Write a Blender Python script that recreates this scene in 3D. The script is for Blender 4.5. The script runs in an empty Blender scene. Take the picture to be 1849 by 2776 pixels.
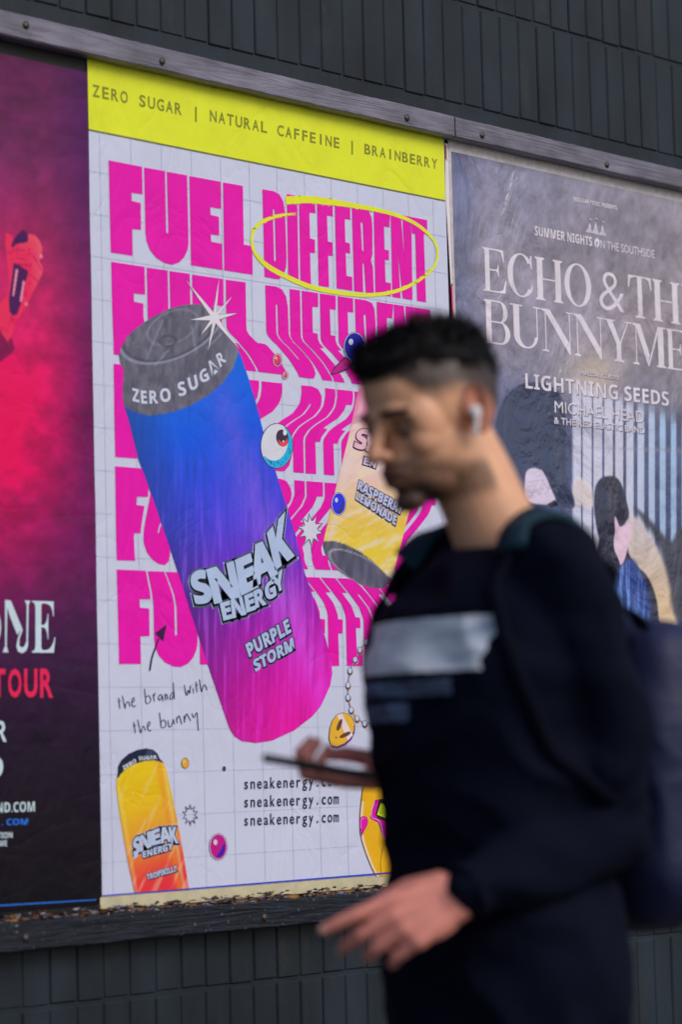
import bpy, bmesh, math, random
import numpy as np
from mathutils import Vector, Matrix, noise
from mathutils.geometry import tessellate_polygon, delaunay_2d_cdt
from mathutils.bvhtree import BVHTree

random.seed(7); rng = np.random.default_rng(7)
scn = bpy.context.scene
COL = scn.collection

# ------------------------------------------------------------------ camera
S = 0.08                                  # metres per cell of the grid printed on the poster
W0, H0, F0 = 1849.0, 2776.0, 7400.0
CAM = np.array([-42.80945608 * S, -46.52090486 * S, 1.22])
ZG = 1.22 + 11.4785011 * S                # height of grid row 0
RT = np.array([0.676299, -0.736183, -0.025579])
DN = np.array([0.045405, 0.076320, -0.996049])
FW = np.array([0.735226, 0.672466, 0.085042])
cam = bpy.data.cameras.new('camera'); cam.sensor_fit = 'HORIZONTAL'; cam.sensor_width = 24.0
cam.lens = F0 / W0 * 24.0; cam.clip_start = 0.1; cam.clip_end = 500
cam.dof.use_dof = True; cam.dof.focus_distance = 5.7; cam.dof.aperture_fstop = 3.0
camo = bpy.data.objects.new('camera', cam); COL.objects.link(camo)
M = Matrix(((RT[0], -DN[0], -FW[0], CAM[0]), (RT[1], -DN[1], -FW[1], CAM[1]), (RT[2], -DN[2], -FW[2], CAM[2]), (0, 0, 0, 1)))
camo.matrix_world = M; scn.camera = camo

# ------------------------------------------------------------------ light
world = bpy.data.worlds.new('World'); scn.world = world; world.use_nodes = True
wn = world.node_tree.nodes; wl = world.node_tree.links
sky = wn.new('ShaderNodeTexSky'); sky.sky_type = 'NISHITA'; sky.sun_disc = False
SUN_EL, SUN_AZ = math.radians(41), math.radians(172)      # azimuth clockwise from +Y
sky.sun_elevation = SUN_EL; sky.sun_rotation = SUN_AZ; sky.dust_density = 3.0; sky.air_density = 1.0
bg = wn['Background']; bg.inputs['Strength'].default_value = 0.105
wl.new(sky.outputs[0], bg.inputs[0])
sun = bpy.data.lights.new('sun', 'SUN'); sun.energy = 1.05; sun.angle = math.radians(28); sun.color = (1.0, 0.95, 0.92)
suno = bpy.data.objects.new('sun', sun); COL.objects.link(suno)
sd = Vector((math.sin(SUN_AZ) * math.cos(SUN_EL), math.cos(SUN_AZ) * math.cos(SUN_EL), math.sin(SUN_EL)))
suno.rotation_euler = sd.to_track_quat('Z', 'Y').to_euler()
vs = scn.view_settings; vs.view_transform = 'Standard'; vs.look = 'None'; vs.exposure = 0.0; vs.gamma = 1.0; vs.use_curve_mapping = False

# ------------------------------------------------------------------ helpers: places
def rays(x, y):
    x = np.asarray(x, float); y = np.asarray(y, float)
    return FW + ((x - W0 / 2) / F0)[..., None] * RT + ((y - H0 / 2) / F0)[..., None] * DN
def wall(x, y, Y=0.0):                    # point of the wall plane seen at (x, y) of the photograph -> X, Z
    d = rays(x, y); t = (Y - CAM[1]) / d[..., 1]
    return CAM[0] + d[..., 0] * t, CAM[2] + d[..., 2] * t
def at(x, y, dep):
    return Vector(CAM + rays(x, y) * dep)
def toimg(X, Z):                          # inverse of wall() at Y = 0
    v = np.stack([X - CAM[0], np.full_like(X, -CAM[1]), Z - CAM[2]], -1)
    d = v @ FW
    return W0 / 2 + F0 * (v @ RT) / d, H0 / 2 + F0 * (v @ DN) / d
def crop(pts, x0, y0, s):
    return [(x0 + p[0] / s, y0 + p[1] / s) + tuple(p[2:]) for p in pts]
def CR(col, row): return col * S, ZG - row * S

def tag(o, label=None, cat=None, group=None, kind=None):
    if label: o['label'] = label
    if cat: o['category'] = cat
    if group: o['group'] = group
    if kind: o['kind'] = kind
    return o
def link(name, me, parent=None, mats=()):
    o = bpy.data.objects.new(name, me)
    COL.objects.link(o)
    for m in mats: me.materials.append(m)
    if parent is not None:
        o.parent = parent
        o.matrix_parent_inverse = parent.matrix_basis.inverted()
    return o
def empty(name, loc=(0, 0, 0), rz=0.0):
    o = bpy.data.objects.new(name, None); COL.objects.link(o); o.location = loc; o.rotation_euler = (0, 0, rz)
    o.empty_display_size = 0.1
    return o

# ------------------------------------------------------------------ helpers: materials
def lin(c): c = c / 255.0; return c / 12.92 if c <= 0.04045 else ((c + 0.055) / 1.055) ** 2.4
KP = 0.62
def alb(r, g, b, k=KP):
    c = [lin(v) / k for v in (r, g, b)]; m = max(1.0, max(c) / 0.92)
    return tuple(v / m for v in c)
def nalb(c, k=KP):
    c = np.asarray(c, float) / 255.0
    c = np.where(c <= 0.04045, c / 12.92, ((c + 0.055) / 1.055) ** 2.4)
    c = c / k; m = np.maximum(1.0, c.max(-1, keepdims=True) / 0.92)
    return np.clip(c / m, 0, 0.92)

def bump_nodes(nt, specs, coord='pos'):
    """specs: (scale, detail, distortion, strength, distance, (sx,sy,sz), ridged)"""
    n, l = nt.nodes, nt.links
    if coord == 'pos':
        g = n.new('ShaderNodeNewGeometry'); src = g.outputs['Position']
    else:
        g = n.new('ShaderNodeTexCoord'); src = g.outputs['Object']
    prev = None
    for sc, det, dis, st, dist, sx, ridged in specs:
        mp = n.new('ShaderNodeMapping'); mp.inputs['Scale'].default_value = sx; l.new(src, mp.inputs[0])
        t = n.new('ShaderNodeTexNoise'); t.inputs['Scale'].default_value = sc; t.inputs['Detail'].default_value = det
        t.inputs['Distortion'].default_value = dis; l.new(mp.outputs[0], t.inputs['Vector'])
        out = t.outputs['Fac']
        if ridged:
            a = n.new('ShaderNodeMath'); a.operation = 'SUBTRACT'; a.inputs[1].default_value = 0.5; l.new(out, a.inputs[0])
            b = n.new('ShaderNodeMath'); b.operation = 'ABSOLUTE'; l.new(a.outputs[0], b.inputs[0])
            c = n.new('ShaderNodeMath'); c.operation = 'POWER'; c.inputs[1].default_value = 0.55; l.new(b.outputs[0], c.inputs[0])
            out = c.outputs[0]
        bp = n.new('ShaderNodeBump'); bp.inputs['Strength'].default_value = st; bp.inputs['Distance'].default_value = dist
        l.new(out, bp.inputs['Height'])
        if prev is not None: l.new(prev, bp.inputs['Normal'])
        prev = bp.outputs[0]
    return prev
PAPER = [(3.0, 5, 0.6, 0.5, 0.012, (1, 1, 1), False), (4.2, 4, 1.2, 0.45, 0.0075, (1.5, 1, 0.9), True), (75, 3, 0.2, 0.30, 0.0010, (1, 1, 1), False)]
CRUMP = [(4.0, 6, 0.9, 1.0, 0.034, (1.2, 1, 0.75), False), (6.0, 4, 1.0, 0.42, 0.009, (1.2, 1, 0.8), True), (95, 3, 0.2, 0.55, 0.0015, (1, 1, 1), False)]
PURPL = [(4.0, 6, 0.7, 0.6, 0.014, (1, 1, 0.6), False), (3.2, 3, 0.4, 0.30, 0.006, (0.5, 1, 2.5), True), (45, 5, 0.3, 0.60, 0.0022, (1, 1, 0.7), False)]
GROUPS = {}
def bump_group(name, specs):
    if name in GROUPS: return GROUPS[name]
    g = bpy.data.node_groups.new(name, 'ShaderNodeTree')
    g.interface.new_socket('Normal', in_out='OUTPUT', socket_type='NodeSocketVector')
    o = g.nodes.new('NodeGroupOutput'); g.links.new(bump_nodes(g, specs), o.inputs[0])
    GROUPS[name] = g
    return g
def newmat(name, color=(0.5, 0.5, 0.5), rough=0.5, spec=0.5, specs=None, group=None, coord='pos', attr=None, metal=0.0, mott=None, sheen=0.0, coat=0.0, sss=0.0):
    m = bpy.data.materials.new(name); m.use_nodes = True
    nt = m.node_tree; n, l = nt.nodes, nt.links; b = n['Principled BSDF']
    b.inputs['Base Color'].default_value = (*color, 1); b.inputs['Roughness'].default_value = rough
    b.inputs['Specular IOR Level'].default_value = spec; b.inputs['Metallic'].default_value = metal
    b.inputs['Sheen Weight'].default_value = sheen; b.inputs['Coat Weight'].default_value = coat
    if sss:
        b.inputs['Subsurface Weight'].default_value = sss; b.inputs['Subsurface Radius'].default_value = (1, 0.35, 0.2); b.inputs['Subsurface Scale'].default_value = 0.006
    src = None
    if attr:
        a = n.new('ShaderNodeAttribute'); a.attribute_name = attr; src = a.outputs['Color']
    if mott:                               # mott = (scale, amount, detail, stretch): worn / uneven colour
        g = n.new('ShaderNodeNewGeometry') if coord == 'pos' else n.new('ShaderNodeTexCoord')
        mp = n.new('ShaderNodeMapping'); mp.inputs['Scale'].default_value = mott[3]
        l.new(g.outputs['Position' if coord == 'pos' else 'Object'], mp.inputs[0])
        t = n.new('ShaderNodeTexNoise'); t.inputs['Scale'].default_value = mott[0]; t.inputs['Detail'].default_value = mott[2]; l.new(mp.outputs[0], t.inputs['Vector'])
        r = n.new('ShaderNodeMapRange'); r.inputs['From Min'].default_value = 0.3; r.inputs['From Max'].default_value = 0.7
        r.inputs['To Min'].default_value = 1 - mott[1]; r.inputs['To Max'].default_value = 1 + mott[1]; l.new(t.outputs['Fac'], r.inputs['Value'])
        mx = n.new('ShaderNodeVectorMath'); mx.operation = 'MULTIPLY'
        if src is not None: l.new(src, mx.inputs[0])
        else: mx.inputs[0].default_value = color
        l.new(r.outputs[0], mx.inputs[1]); src = mx.outputs[0]
    if src is not None: l.new(src, b.inputs['Base Color'])
    if group:
        gn = n.new('ShaderNodeGroup'); gn.node_tree = GROUPS[group]; l.new(gn.outputs[0], b.inputs['Normal'])
    elif specs:
        l.new(bump_nodes(nt, specs, coord), b.inputs['Normal'])
    return m
bump_group('paper_relief', PAPER); bump_group('crumpled_relief', CRUMP); bump_group('blistered_relief', PURPL)
PR = {}
def ink(r, g, b, grp='paper_relief', rough=0.42):
    k = (r, g, b, grp)
    if k not in PR: PR[k] = newmat('ink', alb(r, g, b), rough, 0.26 if grp == 'paper_relief' else .4, group=grp, mott=(14, 0.05, 3, (1, 1, 1)))
    return PR[k]

# ------------------------------------------------------------------ helpers: flat print
TXT = {}
def glyphs(s, off=0.0, mono=False):
    """mesh of a string, normalised by the box of its unthickened form: list of verts, list of faces"""
    key = (s, off, mono)
    if key in TXT: return TXT[key]
    def one(body, o_):
        c = bpy.data.curves.new('t', 'FONT'); c.body = body; c.size = 1; c.resolution_u = 3; c.offset = o_
        o = bpy.data.objects.new('t', c); COL.objects.link(o); bpy.context.view_layer.update()
        me = bpy.data.meshes.new_from_object(o.evaluated_get(bpy.context.evaluated_depsgraph_get()))
        v = np.array([p.co[:2] for p in me.vertices]).reshape(-1, 2); f = [tuple(p.vertices) for p in me.polygons]
        bpy.data.objects.remove(o); bpy.data.curves.remove(c); bpy.data.meshes.remove(me)
        return v, f
    if mono:
        V, Fc, k = [], [], 0
        for i, ch in enumerate(s):
            if ch == ' ': continue
            v, f = one(ch, off)
            cx = (v[:, 0].min() + v[:, 0].max()) / 2; w = v[:, 0].max() - v[:, 0].min()
            sx = min(1.0, 0.50 / max(w, 1e-3)) if ch not in 'mWM' else 0.52 / w
            if ch in 'snekrgyaco' : sx = 0.46 / w if w > 0.46 else 1.0
            v = v.copy(); v[:, 0] = (v[:, 0] - cx) * sx + i * 0.62
            V.append(v); Fc += [tuple(a + k for a in q) for q in f]; k += len(v)
        V = np.concatenate(V)
        lo = V.min(0) + off; hi = V.max(0) - off
    else:
        v0, _ = one(s, 0.0); lo, hi = v0.min(0), v0.max(0)
        V, Fc = one(s, off)
    V = (V - lo) / (hi - lo)
    TXT[key] = (V, Fc)
    return TXT[key]
def bold(s):
    r = ''
    for ch in s:
        if 'A' <= ch <= 'Z': r += chr(0x1D5D4 + ord(ch) - 65)
        elif 'a' <= ch <= 'z': r += chr(0x1D5EE + ord(ch) - 97)
        else: r += ch
    return r
def serif(s): return ''.join(chr(0x1D400 + ord(c) - 65) if 'A' <= c <= 'Z' else c for c in s)

def didone(ch):
    """high-contrast serif capital in a unit box: list of polygons (outer, hole...)"""
    st, hair, sf = .20, .035, .028
    def ring(x0, x1, y0, y1, t, tv, a0=0, a1=360, n=40):
        cx, cy, rx, ry = (x0 + x1) / 2, (y0 + y1) / 2, (x1 - x0) / 2, (y1 - y0) / 2
        A_ = [(cx + rx * math.cos(math.radians(a0 + (a1 - a0) * i / n)), cy + ry * math.sin(math.radians(a0 + (a1 - a0) * i / n))) for i in range(n + 1)]
        B_ = [(cx + (rx - t) * math.cos(math.radians(a0 + (a1 - a0) * i / n)), cy + (ry - tv) * math.sin(math.radians(a0 + (a1 - a0) * i / n))) for i in range(n + 1)]
        return A_, B_
    R = lambda x0, y0, x1, y1: [[(x0, y0), (x1, y0), (x1, y1), (x0, y1)]]
    def stem(x, w, y0=0, y1=1, l=.07, r_=.07, top=True, bot=True):
        L = [(x, y0), (x + w, y0), (x + w, y1), (x, y1)]; o = [[L]]
        for yy, f, on in ((y0, 1, bot), (y1, -1, top)):
            if on: o.append([[(x - l, yy), (x + w + r_, yy), (x + w + r_, yy + f * sf), (x + w, yy + f * (sf + .03)), (x, yy + f * (sf + .03)), (x - l, yy + f * sf)]])
        return o
    o = []
    if ch == 'E': o = stem(.09, st, r_=0) + [R(.1, .965, .90, 1), R(.1, 0, .95, .035), R(.25, .49, .66, .525), [[(.90, 1), (.93, .72), (.89, .72), (.80, .93), (.66, .965)]], [[(.95, 0), (1, .30), (.96, .30), (.86, .08), (.68, .035)]], [[(.68, .65), (.68, .36), (.65, .36), (.62, .46), (.5, .507), (.62, .55), (.65, .65)]]]
    elif ch == 'C':
        A_, B_ = ring(0, 1.06, -.01, 1.01, .21, .038, 38, 322); o = [[A_ + B_[::-1]], [[(.95, .99), (.95, .68), (.91, .68), (.87, .82), (.9, .99)]], [[(.97, .30), (.93, .30), (.86, .15), (.93, .13)]]]
    elif ch == 'O':
        A_, B_ = ring(0, 1, -.015, 1.015, .19, .036, 0, 360, 56); o = [[A_[:-1], B_[:-1]]]
    elif ch == 'H': o = stem(.08, st) + stem(1 - .08 - st, st) + [R(.25, .485, .75, .52)]
    elif ch == 'T': o = stem(.4, st, top=False, l=.12, r_=.12) + [R(0, .965, 1, 1), [[(0, 1), (-.02, .70), (.02, .70), (.10, .92), (.26, .965)]], [[(1, 1), (1.02, .70), (.98, .70), (.90, .92), (.74, .965)]]]
    elif ch == 'N': o = stem(.10, .035, l=.10, r_=.08, top=False) + [[[(0, 1), (.26, 1), (.90, .22), (.90, -.01), (.86, -.01), (.12, .92), (0, .965)]], R(.865, 0, .90, 1), [[(.77, 1), (1, 1), (1, .968), (.77, .968)]]]
    elif ch == 'M': o = stem(.09, .03, l=.09, r_=.07, top=False) + stem(.76, .17, l=.06, r_=.07, top=False) + [[[(0, 1), (.24, 1), (.50, .26), (.44, .0), (.10, .93), (0, .967)]], [[(.44, 0), (.48, 0), (.80, .93), (.76, 1)]], [[(.76, 1), (1, 1), (1, .967), (.76, .95)]]]
    elif ch == 'U':
        A_, B_ = ring(.10, .88, 0, .60, .17, .04, 180, 360, 30); B_ = [(a + .07 * (1 - i / 30) + .0 if False else a + (.02 * (1 - i / 30)) + .065 * (i / 30), b) for i, (a, b) in enumerate(B_)]
        o = [[[(.10, .975)] + [(.10, .30)] + A_[1:-1] + [(.88, .30), (.88, .975), (.845, .975), (.845, .30)] + B_[::-1][1:-1] + [(.29, .30), (.29, .975)]], R(0, .968, .40, 1), R(.74, .968, 1, 1)]
    elif ch == 'B':
        o = stem(.09, st, r_=0); A_, B_ = ring(.3, .92, .49, 1, .17, .034, -90, 90, 26); o += [[[(.28, .49)] + A_ + [(.28, 1), (.28, .966)] + B_[::-1] + [(.28, .524)]]]
        A_, B_ = ring(.25, 1, 0, .525, .19, .034, -90, 90, 26); o += [[[(.28, 0)] + A_ + [(.28, .525), (.28, .491)] + B_[::-1] + [(.28, .034)]]]
    elif ch == 'Y': o = stem(.42, .17, 0, .45, .10, .10, top=False) + [[[(.06, 1), (.28, 1), (.59, .42), (.42, .42)]], [[(.53, .44), (.59, .44), (.88, 1), (.84, 1)]], R(0, .968, .38, 1), R(.74, .968, 1, 1)]
    return o
DW = dict(E=.80, C=.92, H=1.02, O=1.0, T=.82, B=.84, U=1.02, N=1.06, Y=.98, M=1.22)
class Art:
    """flat print gathered into one mesh that lies just in front of the paper"""
    def __init__(s): s.v = []; s.f = []; s.mi = []; s.m = []; s.c = []
    def _mat(s, m):
        if m not in s.m: s.m.append(m)
        return s.m.index(m)
    def raw(s, XZ, faces, m, layer, colr=None):
        k = len(s.v); i = s._mat(m); Y = -0.0006 - 0.00014 * layer
        s.v += [(float(a), Y, float(b)) for a, b in XZ]
        s.f += [tuple(q + k for q in f) for f in faces]; s.mi += [i] * len(faces)
        s.c += [tuple(c) for c in colr] if colr is not None else [(1, 1, 1)] * len(XZ)
    def polyw(s, loops, m, layer):        # loops in wall coordinates
        vs_ = [[Vector((a, b, 0)) for a, b in lp] for lp in loops]
        tri = tessellate_polygon(vs_)
        flat = [p for lp in loops for p in lp]
        s.raw(flat, [t for t in tri], m, layer)
    def poly(s, pts, m, layer, holes=()):
        loops = []
        for lp in [pts] + list(holes):
            a = np.array(lp)[:, :2]; X, Z = wall(a[:, 0], a[:, 1]); loops.append(list(zip(X, Z)))
        s.polyw(loops, m, layer)
    def ell(s, cx, cy, rx, ry, m, layer, rot=0, n=40):
        t = np.linspace(0, 2 * np.pi, n, endpoint=False); a = rx * np.cos(t); b = ry * np.sin(t)
        c_, s_ = math.cos(rot), math.sin(rot)
        s.poly(list(zip(cx + a * c_ - b * s_, cy + a * s_ + b * c_)), m, layer)
    def stroke(s, pts, w, m, layer, smooth=True):
        P = np.array([p[:2] for p in pts], float); Wd = np.array([p[2] if len(p) > 2 else w for p in pts], float)
        if smooth and len(P) > 2:
            n = len(P); t = np.arange(n); tt = np.linspace(0, n - 1, (n - 1) * 7 + 1)
            def cr(a):
                out = []
                for u in tt:
                    i = min(int(u), n - 2); f = u - i
                    p0, p1, p2, p3 = a[max(i - 1, 0)], a[i], a[i + 1], a[min(i + 2, n - 1)]
                    out.append(0.5 * ((2 * p1) + (-p0 + p2) * f + (2 * p0 - 5 * p1 + 4 * p2 - p3) * f * f + (-p0 + 3 * p1 - 3 * p2 + p3) * f ** 3))
                return np.array(out)
            P = cr(P); Wd = cr(Wd)
        d = np.gradient(P, axis=0); d /= np.maximum(np.linalg.norm(d, axis=1, keepdims=True), 1e-6)
        nn = np.stack([-d[:, 1], d[:, 0]], 1) * (Wd / 2)[:, None]
        A, B = P + nn, P - nn
        pts2 = np.concatenate([A, B]); X, Z = wall(pts2[:, 0], pts2[:, 1]); k = len(P)
        s.raw(list(zip(X, Z)), [(i, i + 1, k + i + 1, k + i) for i in range(k - 1)], m, layer)
    def text(s, t, q, m, layer, off=0.0, mono=False):
        """q = TL, TR, BR, BL in photograph pixels"""
        V, Fc = glyphs(t, off, mono)
        X, Z = wall(*np.array(q, float).T); Q = np.stack([X, Z], 1)
        u, v = V[:, :1], 1 - V[:, 1:]
        P = Q[0] * (1 - u) * (1 - v) + Q[1] * u * (1 - v) + Q[2] * u * v + Q[3] * (1 - u) * v
        s.raw(P, Fc, m, layer)
    def painted(s, pts, fn, m, layer, step=4.0):
        """outline filled with small faces that carry a colour each corner; fn(x, y) -> albedo"""
        P = np.array(pts, float)
        # refine outline
        Q = []
        for i in range(len(P)):
            a, b = P[i], P[(i + 1) % len(P)]; n = max(1, int(np.linalg.norm(b - a) / step))
            Q += [a + (b - a) * j / n for j in range(n)]
        Q = np.array(Q)
        x0, y0 = P.min(0); x1, y1 = P.max(0)
        gx, gy = np.meshgrid(np.arange(x0, x1, step), np.arange(y0, y1, step))
        g = np.stack([gx.ravel(), gy.ravel()], 1)
        ins = inside(g, P); g = g[ins]
        dd = sdist(g, P); g = g[dd > step * 0.5]
        allp = np.concatenate([Q, g])
        r = delaunay_2d_cdt([Vector(p) for p in allp], [(i, (i + 1) % len(Q)) for i in range(len(Q))], [], 1, 1e-6)
        vv = np.array([tuple(p) for p in r[0]])
        X, Z = wall(vv[:, 0], vv[:, 1])
        s.raw(list(zip(X, Z)), [tuple(f) for f in r[2]], m, layer, fn(vv[:, 0], vv[:, 1]))
    def build(s, name, parent):
        if not s.v: return None
        me = bpy.data.meshes.new(name); me.from_pydata(s.v, [], s.f)
        for m in s.m: me.materials.append(m)
        me.polygons.foreach_set('material_index', s.mi)
        a = me.color_attributes.new('Col', 'FLOAT_COLOR', 'POINT')
        c = np.ones((len(s.v), 4), np.float32); c[:, :3] = np.array(s.c); a.data.foreach_set('color', c.ravel())
        me.validate(); me.update()
        o = link(name, me, parent)
        return o
def ART_NEXT(name, parent):
    global A
    A.build(name, parent); A = Art()
def inside(g, P):
    x, y = g[:, 0], g[:, 1]; r = np.zeros(len(g), bool)
    for i in range(len(P)):
        (xa, ya), (xb, yb) = P[i], P[(i + 1) % len(P)]
        c = ((ya > y) != (yb > y))
        with np.errstate(divide='ignore', invalid='ignore'):
            r ^= c & (x < (xb - xa) * (y - ya) / (yb - ya + 1e-12) + xa)
    return r
def sdist(g, P):
    d = np.full(len(g), 1e9)
    for i in range(len(P)):
        a, b = P[i], P[(i + 1) % len(P)]; ab = b - a
        t = np.clip(((g - a) @ ab) / max(ab @ ab, 1e-9), 0, 1)
        d = np.minimum(d, np.linalg.norm(g - (a + t[:, None] * ab), axis=1))
    return d
def mask(x, y, P, soft):
    P = np.array(P, float)[:, :2]; lo = P.min(0) - soft * 2; hi = P.max(0) + soft * 2
    out = np.zeros(len(x)); k = (x > lo[0]) & (x < hi[0]) & (y > lo[1]) & (y < hi[1])
    if not k.any(): return out
    g = np.stack([x[k], y[k]], 1); d = sdist(g, P); d = np.where(inside(g, P), d, -d)
    t = np.clip(d / (2 * soft) + 0.5, 0, 1); out[k] = t * t * (3 - 2 * t)
    return out
def vnoise(x, y, sc, seed=0, oct_=4):
    r = np.zeros(len(x)); a = 1; tot = 0
    rg = np.random.default_rng(seed)
    for o in range(oct_):
        n = 128; G = rg.random((n, n)); u = x / sc; v = y / sc
        i = np.floor(u).astype(int); j = np.floor(v).astype(int); fu = u - i; fv = v - j
        fu = fu * fu * (3 - 2 * fu); fv = fv * fv * (3 - 2 * fv)
        i0, i1, j0, j1 = i % n, (i + 1) % n, j % n, (j + 1) % n
        r += a * ((G[i0, j0] * (1 - fu) + G[i1, j0] * fu) * (1 - fv) + (G[i0, j1] * (1 - fu) + G[i1, j1] * fu) * fv)
        tot += a; a *= 0.55; sc /= 2.1
    return r / tot
def ramp(t, stops):
    t = np.asarray(t); c = np.array([s_[1] for s_ in stops], float); p = [s_[0] for s_ in stops]
    return np.stack([np.interp(t, p, c[:, k]) for k in range(3)], -1)
def mixc(a, b, t): return a * (1 - t[:, None]) + np.asarray(b, float) * t[:, None]
def grid_sheet(name, xs, zs, fn, m, parent, Y=0.0):
    X, Z = np.meshgrid(xs, zs); X = X.ravel(); Z = Z.ravel(); nx, nz = len(xs), len(zs)
    px, py = toimg(X, Z); c = np.ones((len(X), 4), np.float32); c[:, :3] = fn(px, py)
    i = np.arange(nx - 1)[None, :] + nx * np.arange(nz - 1)[:, None]; i = i.ravel()
    me = bpy.data.meshes.new(name)
    v = np.stack([X, np.full_like(X, Y), Z], 1)
    f = np.stack([i, i + 1, i + nx + 1, i + nx], 1)
    me.vertices.add(len(v)); me.vertices.foreach_set('co', v.ravel())
    me.loops.add(f.size); me.loops.foreach_set('vertex_index', f.ravel().astype(np.int32))
    me.polygons.add(len(f)); me.polygons.foreach_set('loop_start', (np.arange(len(f)) * 4).astype(np.int32))
    me.update(calc_edges=True)
    a = me.color_attributes.new('Col', 'FLOAT_COLOR', 'POINT'); a.data.foreach_set('color', c.ravel())
    return link(name, me, parent, [m])

# ------------------------------------------------------------------ helpers: solids
def box_mesh(name, x0, x1, y0, y1, z0, z1, bev=0.0, seg=1):
    bm = bmesh.new(); bmesh.ops.create_cube(bm, size=1)
    for v in bm.verts: v.co = Vector(((x0 + x1) / 2 + v.co.x * (x1 - x0), (y0 + y1) / 2 + v.co.y * (y1 - y0), (z0 + z1) / 2 + v.co.z * (z1 - z0)))
    if bev: bmesh.ops.bevel(bm, geom=bm.edges[:], offset=bev, segments=seg, affect='EDGES', profile=0.5)
    me = bpy.data.meshes.new(name); bm.to_mesh(me); bm.free()
    return me

# ================================================================== SETTING
pave = newmat('pavement', (0.09, 0.09, 0.09), 0.85, 0.3, specs=[(40, 5, 0, 0.5, 0.004, (1, 1, 1), False)], mott=(3, 0.25, 6, (1, 1, 1)))
g = link('pavement', box_mesh('pavement', -60, 60, -60, 8, -0.3, 0.0), None, [pave]); tag(g, kind='structure')

paint = newmat('grey_masonry_paint', (0.0140, 0.0225, 0.0330), 0.5, 0.3,
               specs=[(14, 6, 0.3, 0.45, 0.004, (1, 1, 1), False), (120, 4, 0.2, 0.4, 0.0012, (1, 1, 1), False)], mott=(5, 0.55, 8, (1, 1, 0.5)))
_nt = paint.node_tree; _n, _l = _nt.nodes, _nt.links; _b = _n['Principled BSDF']; _old = _b.inputs['Base Color'].links[0].from_socket
_g = _n.new('ShaderNodeNewGeometry'); _m = _n.new('ShaderNodeMapping'); _m.inputs['Scale'].default_value = (9, 1, 3); _l.new(_g.outputs['Position'], _m.inputs[0])
_t = _n.new('ShaderNodeTexNoise'); _t.inputs['Scale'].default_value = 1.4; _t.inputs['Detail'].default_value = 8; _t.inputs['Roughness'].default_value = .7; _l.new(_m.outputs[0], _t.inputs['Vector'])
_c = _n.new('ShaderNodeValToRGB'); _c.color_ramp.elements[0].position = .56; _c.color_ramp.elements[1].position = .74; _l.new(_t.outputs['Fac'], _c.inputs[0])
_x = _n.new('ShaderNodeMix'); _x.data_type = 'RGBA'; _l.new(_c.outputs[0], _x.inputs[0]); _l.new(_old, _x.inputs[6]); _x.inputs[7].default_value = (.035, .036, .032, 1); _l.new(_x.outputs[2], _b.inputs['Base Color'])
BW = 0.8155 * S; BH = 2.875 * S
wroot = empty('brick_wall', (0.9, 0.1, 0.0))
tag(wroot, 'dark grey painted wall of bricks stood on end behind the posters', 'brick wall')
wx0, wx1 = -8.0 * S, 31.0 * S
# core of the wall with the recessed joints as its surface
core = link('wall_core', box_mesh('wall_core', wx0 - 1.5, wx1 + 1.5, 0.0209, 0.35, 0.0, 4.2), wroot, [paint])
bm_ = box_mesh('brick', -BW / 2 + 0.0018, BW / 2 - 0.0018, -0.010, 0.012, -BH / 2 + 0.004, BH / 2 - 0.004, 0.0026, 1); bm_.materials.append(paint)
bm2 = box_mesh('brick', -BW / 2 + 0.0026, BW / 2 - 0.0016, -0.010, 0.012, -BH / 2 + 0.005, BH / 2 - 0.004, 0.0030, 1); bm2.materials.append(paint)
rows = [(-8.63 - 2.875 * 1.5, 0.0), (-8.63 - 2.875 / 2, -0.10), (-8.63 + 2.875 / 2, 0.0), (17.14 - 2.875 / 2, 0.03), (17.14 + 2.875 / 2, 0.0), (17.14 + 2.875 * 1.5, 0.12)]
nb = 0
for r_, (rc, sh) in enumerate(rows):
    for i in range(46):
        c = -7.1 + i * 0.8155 + sh
        if nb >= 296: break
        o = bpy.data.objects.new('brick', bm_ if random.random() < 0.6 else bm2)
        X, Z = CR(c, rc)
        o.location = (X + random.uniform(-.0006, .0006), 0.0275 + random.uniform(-.0010, .0010), Z + random.uniform(-.001, .001))
        o.rotation_euler = (random.uniform(-.004, .004), random.uniform(-.004, .004), random.uniform(-.008, .008))
        COL.objects.link(o); o.parent = wroot; o.matrix_parent_inverse = wroot.matrix_basis.inverted(); nb += 1

# backing board of the poster site
board = newmat('board_paint', (0.012, 0.012, 0.014), 0.6, 0.4, specs=[(30, 5, 0.4, 0.6, 0.003, (1, 1, 1), False)])
_, zt = CR(0, -5.3); _, zb = CR(0, 15.75)
bo = link('backing_board', box_mesh('backing_board', wx0 - 0.9, wx1 + 0.9, 0.003, 0.0165, zb, zt), None, [board])
tag(bo, 'black backing board that the three posters are pasted onto', 'board')

# battens
wood_specs = [(6, 6, 1.0, 0.7, 0.004, (0.5, 1, 9), True), (60, 5, 0.4, 0.6, 0.0022, (0.35, 1, 1.2), False)]
wood_up = newmat('weathered_paint', (0.19, 0.18, 0.24), 0.42, 0.55, specs=wood_specs, mott=(22, 0.35, 6, (0.4, 1, 1)))
wood_lo = newmat('flaking_dark_paint', (0.006, 0.009, 0.019), 0.42, 0.4, specs=wood_specs, mott=(40, 0.5, 6, (0.5, 1, 1)))
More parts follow.
